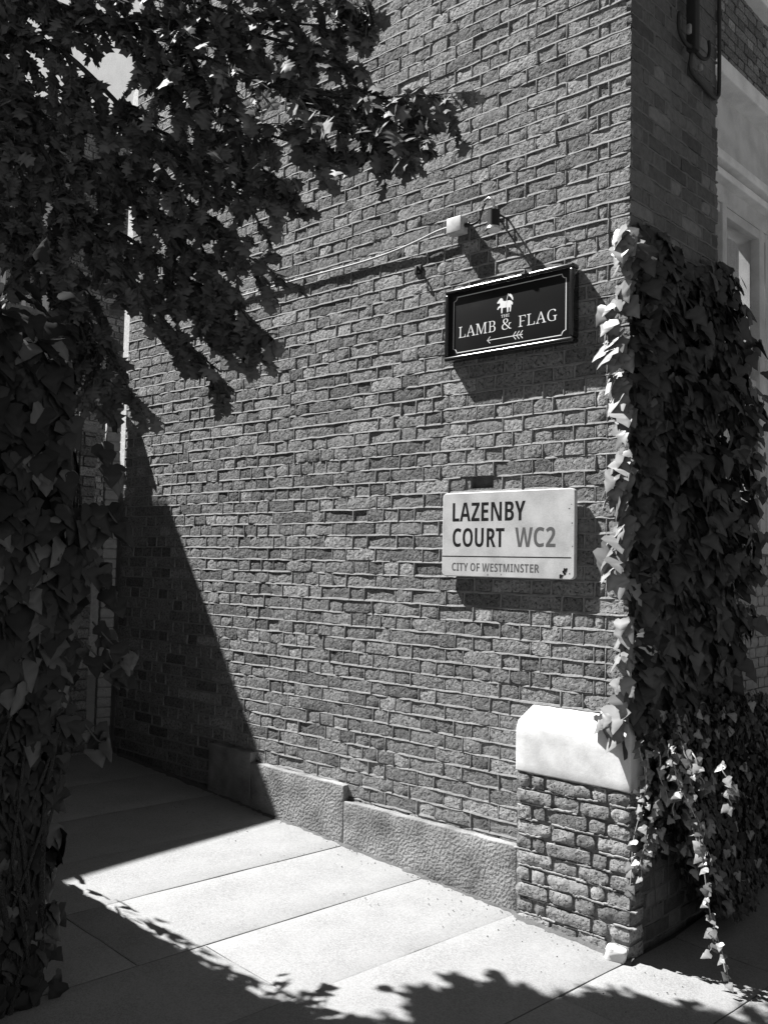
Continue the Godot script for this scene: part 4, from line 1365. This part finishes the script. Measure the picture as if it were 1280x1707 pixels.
# ---------------------------------------------------------------- tree
func make_tree() -> void:
	var t := thing("lobed_leaf_tree", "dark leafy tree with pointed lobed leaves arching over the alley from the left", "tree")
	var s := new_st()
	tube(s, smooth_path([Vector3(-3.1, -0.1, 5.0), Vector3(-3.1, 1.5, 4.75), Vector3(-3.15, 2.8, 4.2), Vector3(-3.15, 3.9, 3.2), Vector3(-3.1, 4.6, 2.35), Vector3(-2.9, 5.3, 1.9)], 5), 0.17, 0.05, 12)
	part("trunk", done(s), M.bark, t)
	var B := [
		[Vector3(-3.00, 4.93, 1.86), Vector3(-2.45, 4.59, 1.62), Vector3(-2.17, 4.44, 1.50), Vector3(-1.85, 4.27, 1.41), Vector3(-1.41, 4.01, 1.34), Vector3(-1.02, 3.79, 1.24), Vector3(-0.68, 3.68, 1.14), Vector3(-0.41, 3.61, 1.10), Vector3(-0.25, 3.55, 1.09)],
		[Vector3(-2.73, 5.02, 1.89), Vector3(-1.99, 4.68, 1.50), Vector3(-1.32, 4.38, 1.29), Vector3(-0.85, 4.18, 1.13), Vector3(-0.66, 4.06, 1.08)],
		[Vector3(-2.81, 4.52, 1.93), Vector3(-2.46, 4.34, 1.74), Vector3(-2.25, 4.23, 1.62), Vector3(-1.97, 3.90, 1.42), Vector3(-1.86, 3.76, 1.38), Vector3(-1.60, 3.56, 1.27), Vector3(-1.34, 3.42, 1.16), Vector3(-1.14, 3.36, 1.12)],
		[Vector3(-2.25, 4.23, 1.62), Vector3(-2.06, 3.76, 1.48), Vector3(-1.87, 3.45, 1.36), Vector3(-1.61, 3.16, 1.25), Vector3(-1.41, 2.93, 1.19), Vector3(-1.30, 2.79, 1.15)],
		[Vector3(-2.71, 4.16, 1.95), Vector3(-2.33, 3.78, 1.72), Vector3(-2.09, 3.36, 1.61), Vector3(-1.83, 3.07, 1.50), Vector3(-1.65, 2.81, 1.38), Vector3(-1.48, 2.64, 1.29), Vector3(-1.38, 2.57, 1.27)],
		[Vector3(-2.42, 3.48, 2.04), Vector3(-2.17, 3.15, 1.80), Vector3(-2.01, 2.87, 1.64), Vector3(-1.84, 2.64, 1.54), Vector3(-1.77, 2.43, 1.46)],
		[Vector3(-1.85, 4.27, 1.41), Vector3(-1.56, 3.96, 1.33), Vector3(-1.25, 3.69, 1.24), Vector3(-1.02, 3.57, 1.16), Vector3(-0.80, 3.47, 1.10)],
		[Vector3(-1.90, 4.24, 1.38), Vector3(-1.64, 3.84, 1.26), Vector3(-1.37, 3.61, 1.14), Vector3(-1.18, 3.43, 1.10)],
		[Vector3(-1.97, 3.90, 1.42), Vector3(-1.71, 3.49, 1.30), Vector3(-1.44, 3.20, 1.17), Vector3(-1.25, 3.06, 1.12)],
		[Vector3(-2.82, 3.96, 1.89), Vector3(-2.57, 3.64, 1.72), Vector3(-2.43, 3.37, 1.65), Vector3(-2.32, 3.20, 1.54), Vector3(-2.17, 3.00, 1.45)],
		[Vector3(-2.86, 4.39, 1.96), Vector3(-2.56, 4.16, 1.75), Vector3(-2.37, 3.92, 1.64), Vector3(-2.22, 3.68, 1.48), Vector3(-2.11, 3.47, 1.37)],
		[Vector3(-2.17, 4.44, 1.50), Vector3(-1.55, 4.24, 1.34), Vector3(-1.10, 4.05, 1.21), Vector3(-0.82, 3.86, 1.15), Vector3(-0.57, 3.58, 1.11), Vector3(-0.42, 3.45, 1.10)],
		[Vector3(-2.73, 4.64, 2.00), Vector3(-2.48, 4.50, 1.77), Vector3(-2.41, 4.50, 1.58), Vector3(-2.36, 4.63, 1.41)],
		[Vector3(-2.56, 3.93, 2.06), Vector3(-2.37, 3.70, 1.88), Vector3(-2.28, 3.53, 1.79), Vector3(-2.27, 3.20, 1.69), Vector3(-2.21, 2.99, 1.56)],
		[Vector3(-2.35, 3.32, 2.04), Vector3(-2.19, 3.24, 1.89), Vector3(-2.04, 3.11, 1.75), Vector3(-1.94, 2.75, 1.64), Vector3(-1.93, 2.52, 1.61), Vector3(-1.92, 2.41, 1.59)],
		[Vector3(-2.38, 3.81, 1.70), Vector3(-2.06, 3.61, 1.41), Vector3(-1.80, 3.29, 1.22), Vector3(-1.65, 3.07, 1.14), Vector3(-1.55, 2.80, 1.10)],
		[Vector3(-1.02, 3.79, 1.24), Vector3(-0.79, 3.60, 1.17), Vector3(-0.57, 3.50, 1.10), Vector3(-0.42, 3.43, 1.09)],
		[Vector3(-2.71, 4.46, 1.97), Vector3(-2.44, 4.10, 1.77), Vector3(-2.35, 3.72, 1.73), Vector3(-2.20, 3.49, 1.59), Vector3(-2.09, 3.23, 1.47)],
		[Vector3(-2.06, 3.95, 1.36), Vector3(-1.80, 3.79, 1.13), Vector3(-1.61, 3.68, 1.02), Vector3(-1.46, 3.60, 0.95)],
		[Vector3(-2.45, 4.59, 1.62), Vector3(-2.13, 4.60, 1.48), Vector3(-1.69, 4.42, 1.35), Vector3(-1.28, 4.22, 1.24), Vector3(-0.97, 4.10, 1.16), Vector3(-0.76, 4.05, 1.11)],
		[Vector3(-2.18, 3.40, 1.56), Vector3(-1.98, 3.29, 1.38), Vector3(-1.76, 3.07, 1.24), Vector3(-1.55, 2.86, 1.11), Vector3(-1.42, 2.75, 1.05)],
	]
	# links from the trunk to branches that do not grow from another branch
	var starts := {0: Vector3(-3.12, 4.6, 2.35), 1: Vector3(-2.9, 5.3, 1.9), 2: Vector3(-3.12, 4.3, 2.7), 4: Vector3(-3.14, 4.0, 3.1), 5: Vector3(-3.15, 3.5, 3.6), 9: Vector3(-3.12, 4.4, 2.6), 10: Vector3(-3.11, 4.6, 2.4), 12: Vector3(-3.1, 4.6, 2.4), 13: Vector3(-3.14, 3.9, 3.2), 14: Vector3(-3.15, 3.5, 3.6), 17: Vector3(-3.1, 4.6, 2.4)}
	var spots := []
	var tw := new_st()
	for i in B.size():
		var src: Array = B[i].duplicate()
		if starts.has(i):
			src.push_front(starts[i])
		var path := smooth_path(src, 5)
		var bs := new_st()
		tube(bs, path, 0.020 if starts.has(i) else 0.011, 0.003, 7)
		part("branch", done(bs), M.bark, t)
		var carried := 0.0
		var total := 0.0
		for k in path.size() - 1:
			total += path[k].distance_to(path[k + 1])
		var run := 0.0
		for k in path.size() - 1:
			var seg: Vector3 = path[k + 1] - path[k]
			run += seg.length()
			carried += seg.length()
			var f := run / total
			if f < (0.22 if starts.has(i) else 0.06):
				continue
			while carried > 0.042:
				carried -= 0.042
				var d := seg.normalized()
				var side := d.cross(rv().normalized()).normalized()
				var dir := (d * rng.randf_range(0.3, 1.0) + side * rng.randf_range(0.4, 1.0) + Vector3(0.05, -0.35, 0)).normalized()
				var length := rng.randf_range(0.10, 0.30) * lerpf(1.15, 0.75, f)
				var base: Vector3 = path[k] + seg * rng.randf()
				var tp := [base, base + dir * length * 0.5 + Vector3(0, -0.01, 0), base + dir * length + Vector3(0, -0.04 * length / 0.3, 0)]
				tube(tw, tp, 0.0032, 0.0014, 4)
				var n := 4 + int(length / 0.03)
				for q in n:
					var u := (q + 0.6) / n
					var p: Vector3 = tp[0].lerp(tp[2], u)
					var out := dir.cross(rv()).normalized()
					var tip := dir * 0.7 + out * rng.randf_range(0.2, 0.9) + Vector3(0, -0.55, 0)
					spots.append({"t": leaf_at(p, tip, Vector3(0, 1, 0) + rv(0.75), rng.randf_range(0.05, 0.10)), "front": 1.0})
	var twp := part("twigs", done(tw), M.twig, t)
	twp.set_meta("kind", "stuff")
	leaves(t, "oak", spots, 300, M.tree, M.tree[1])
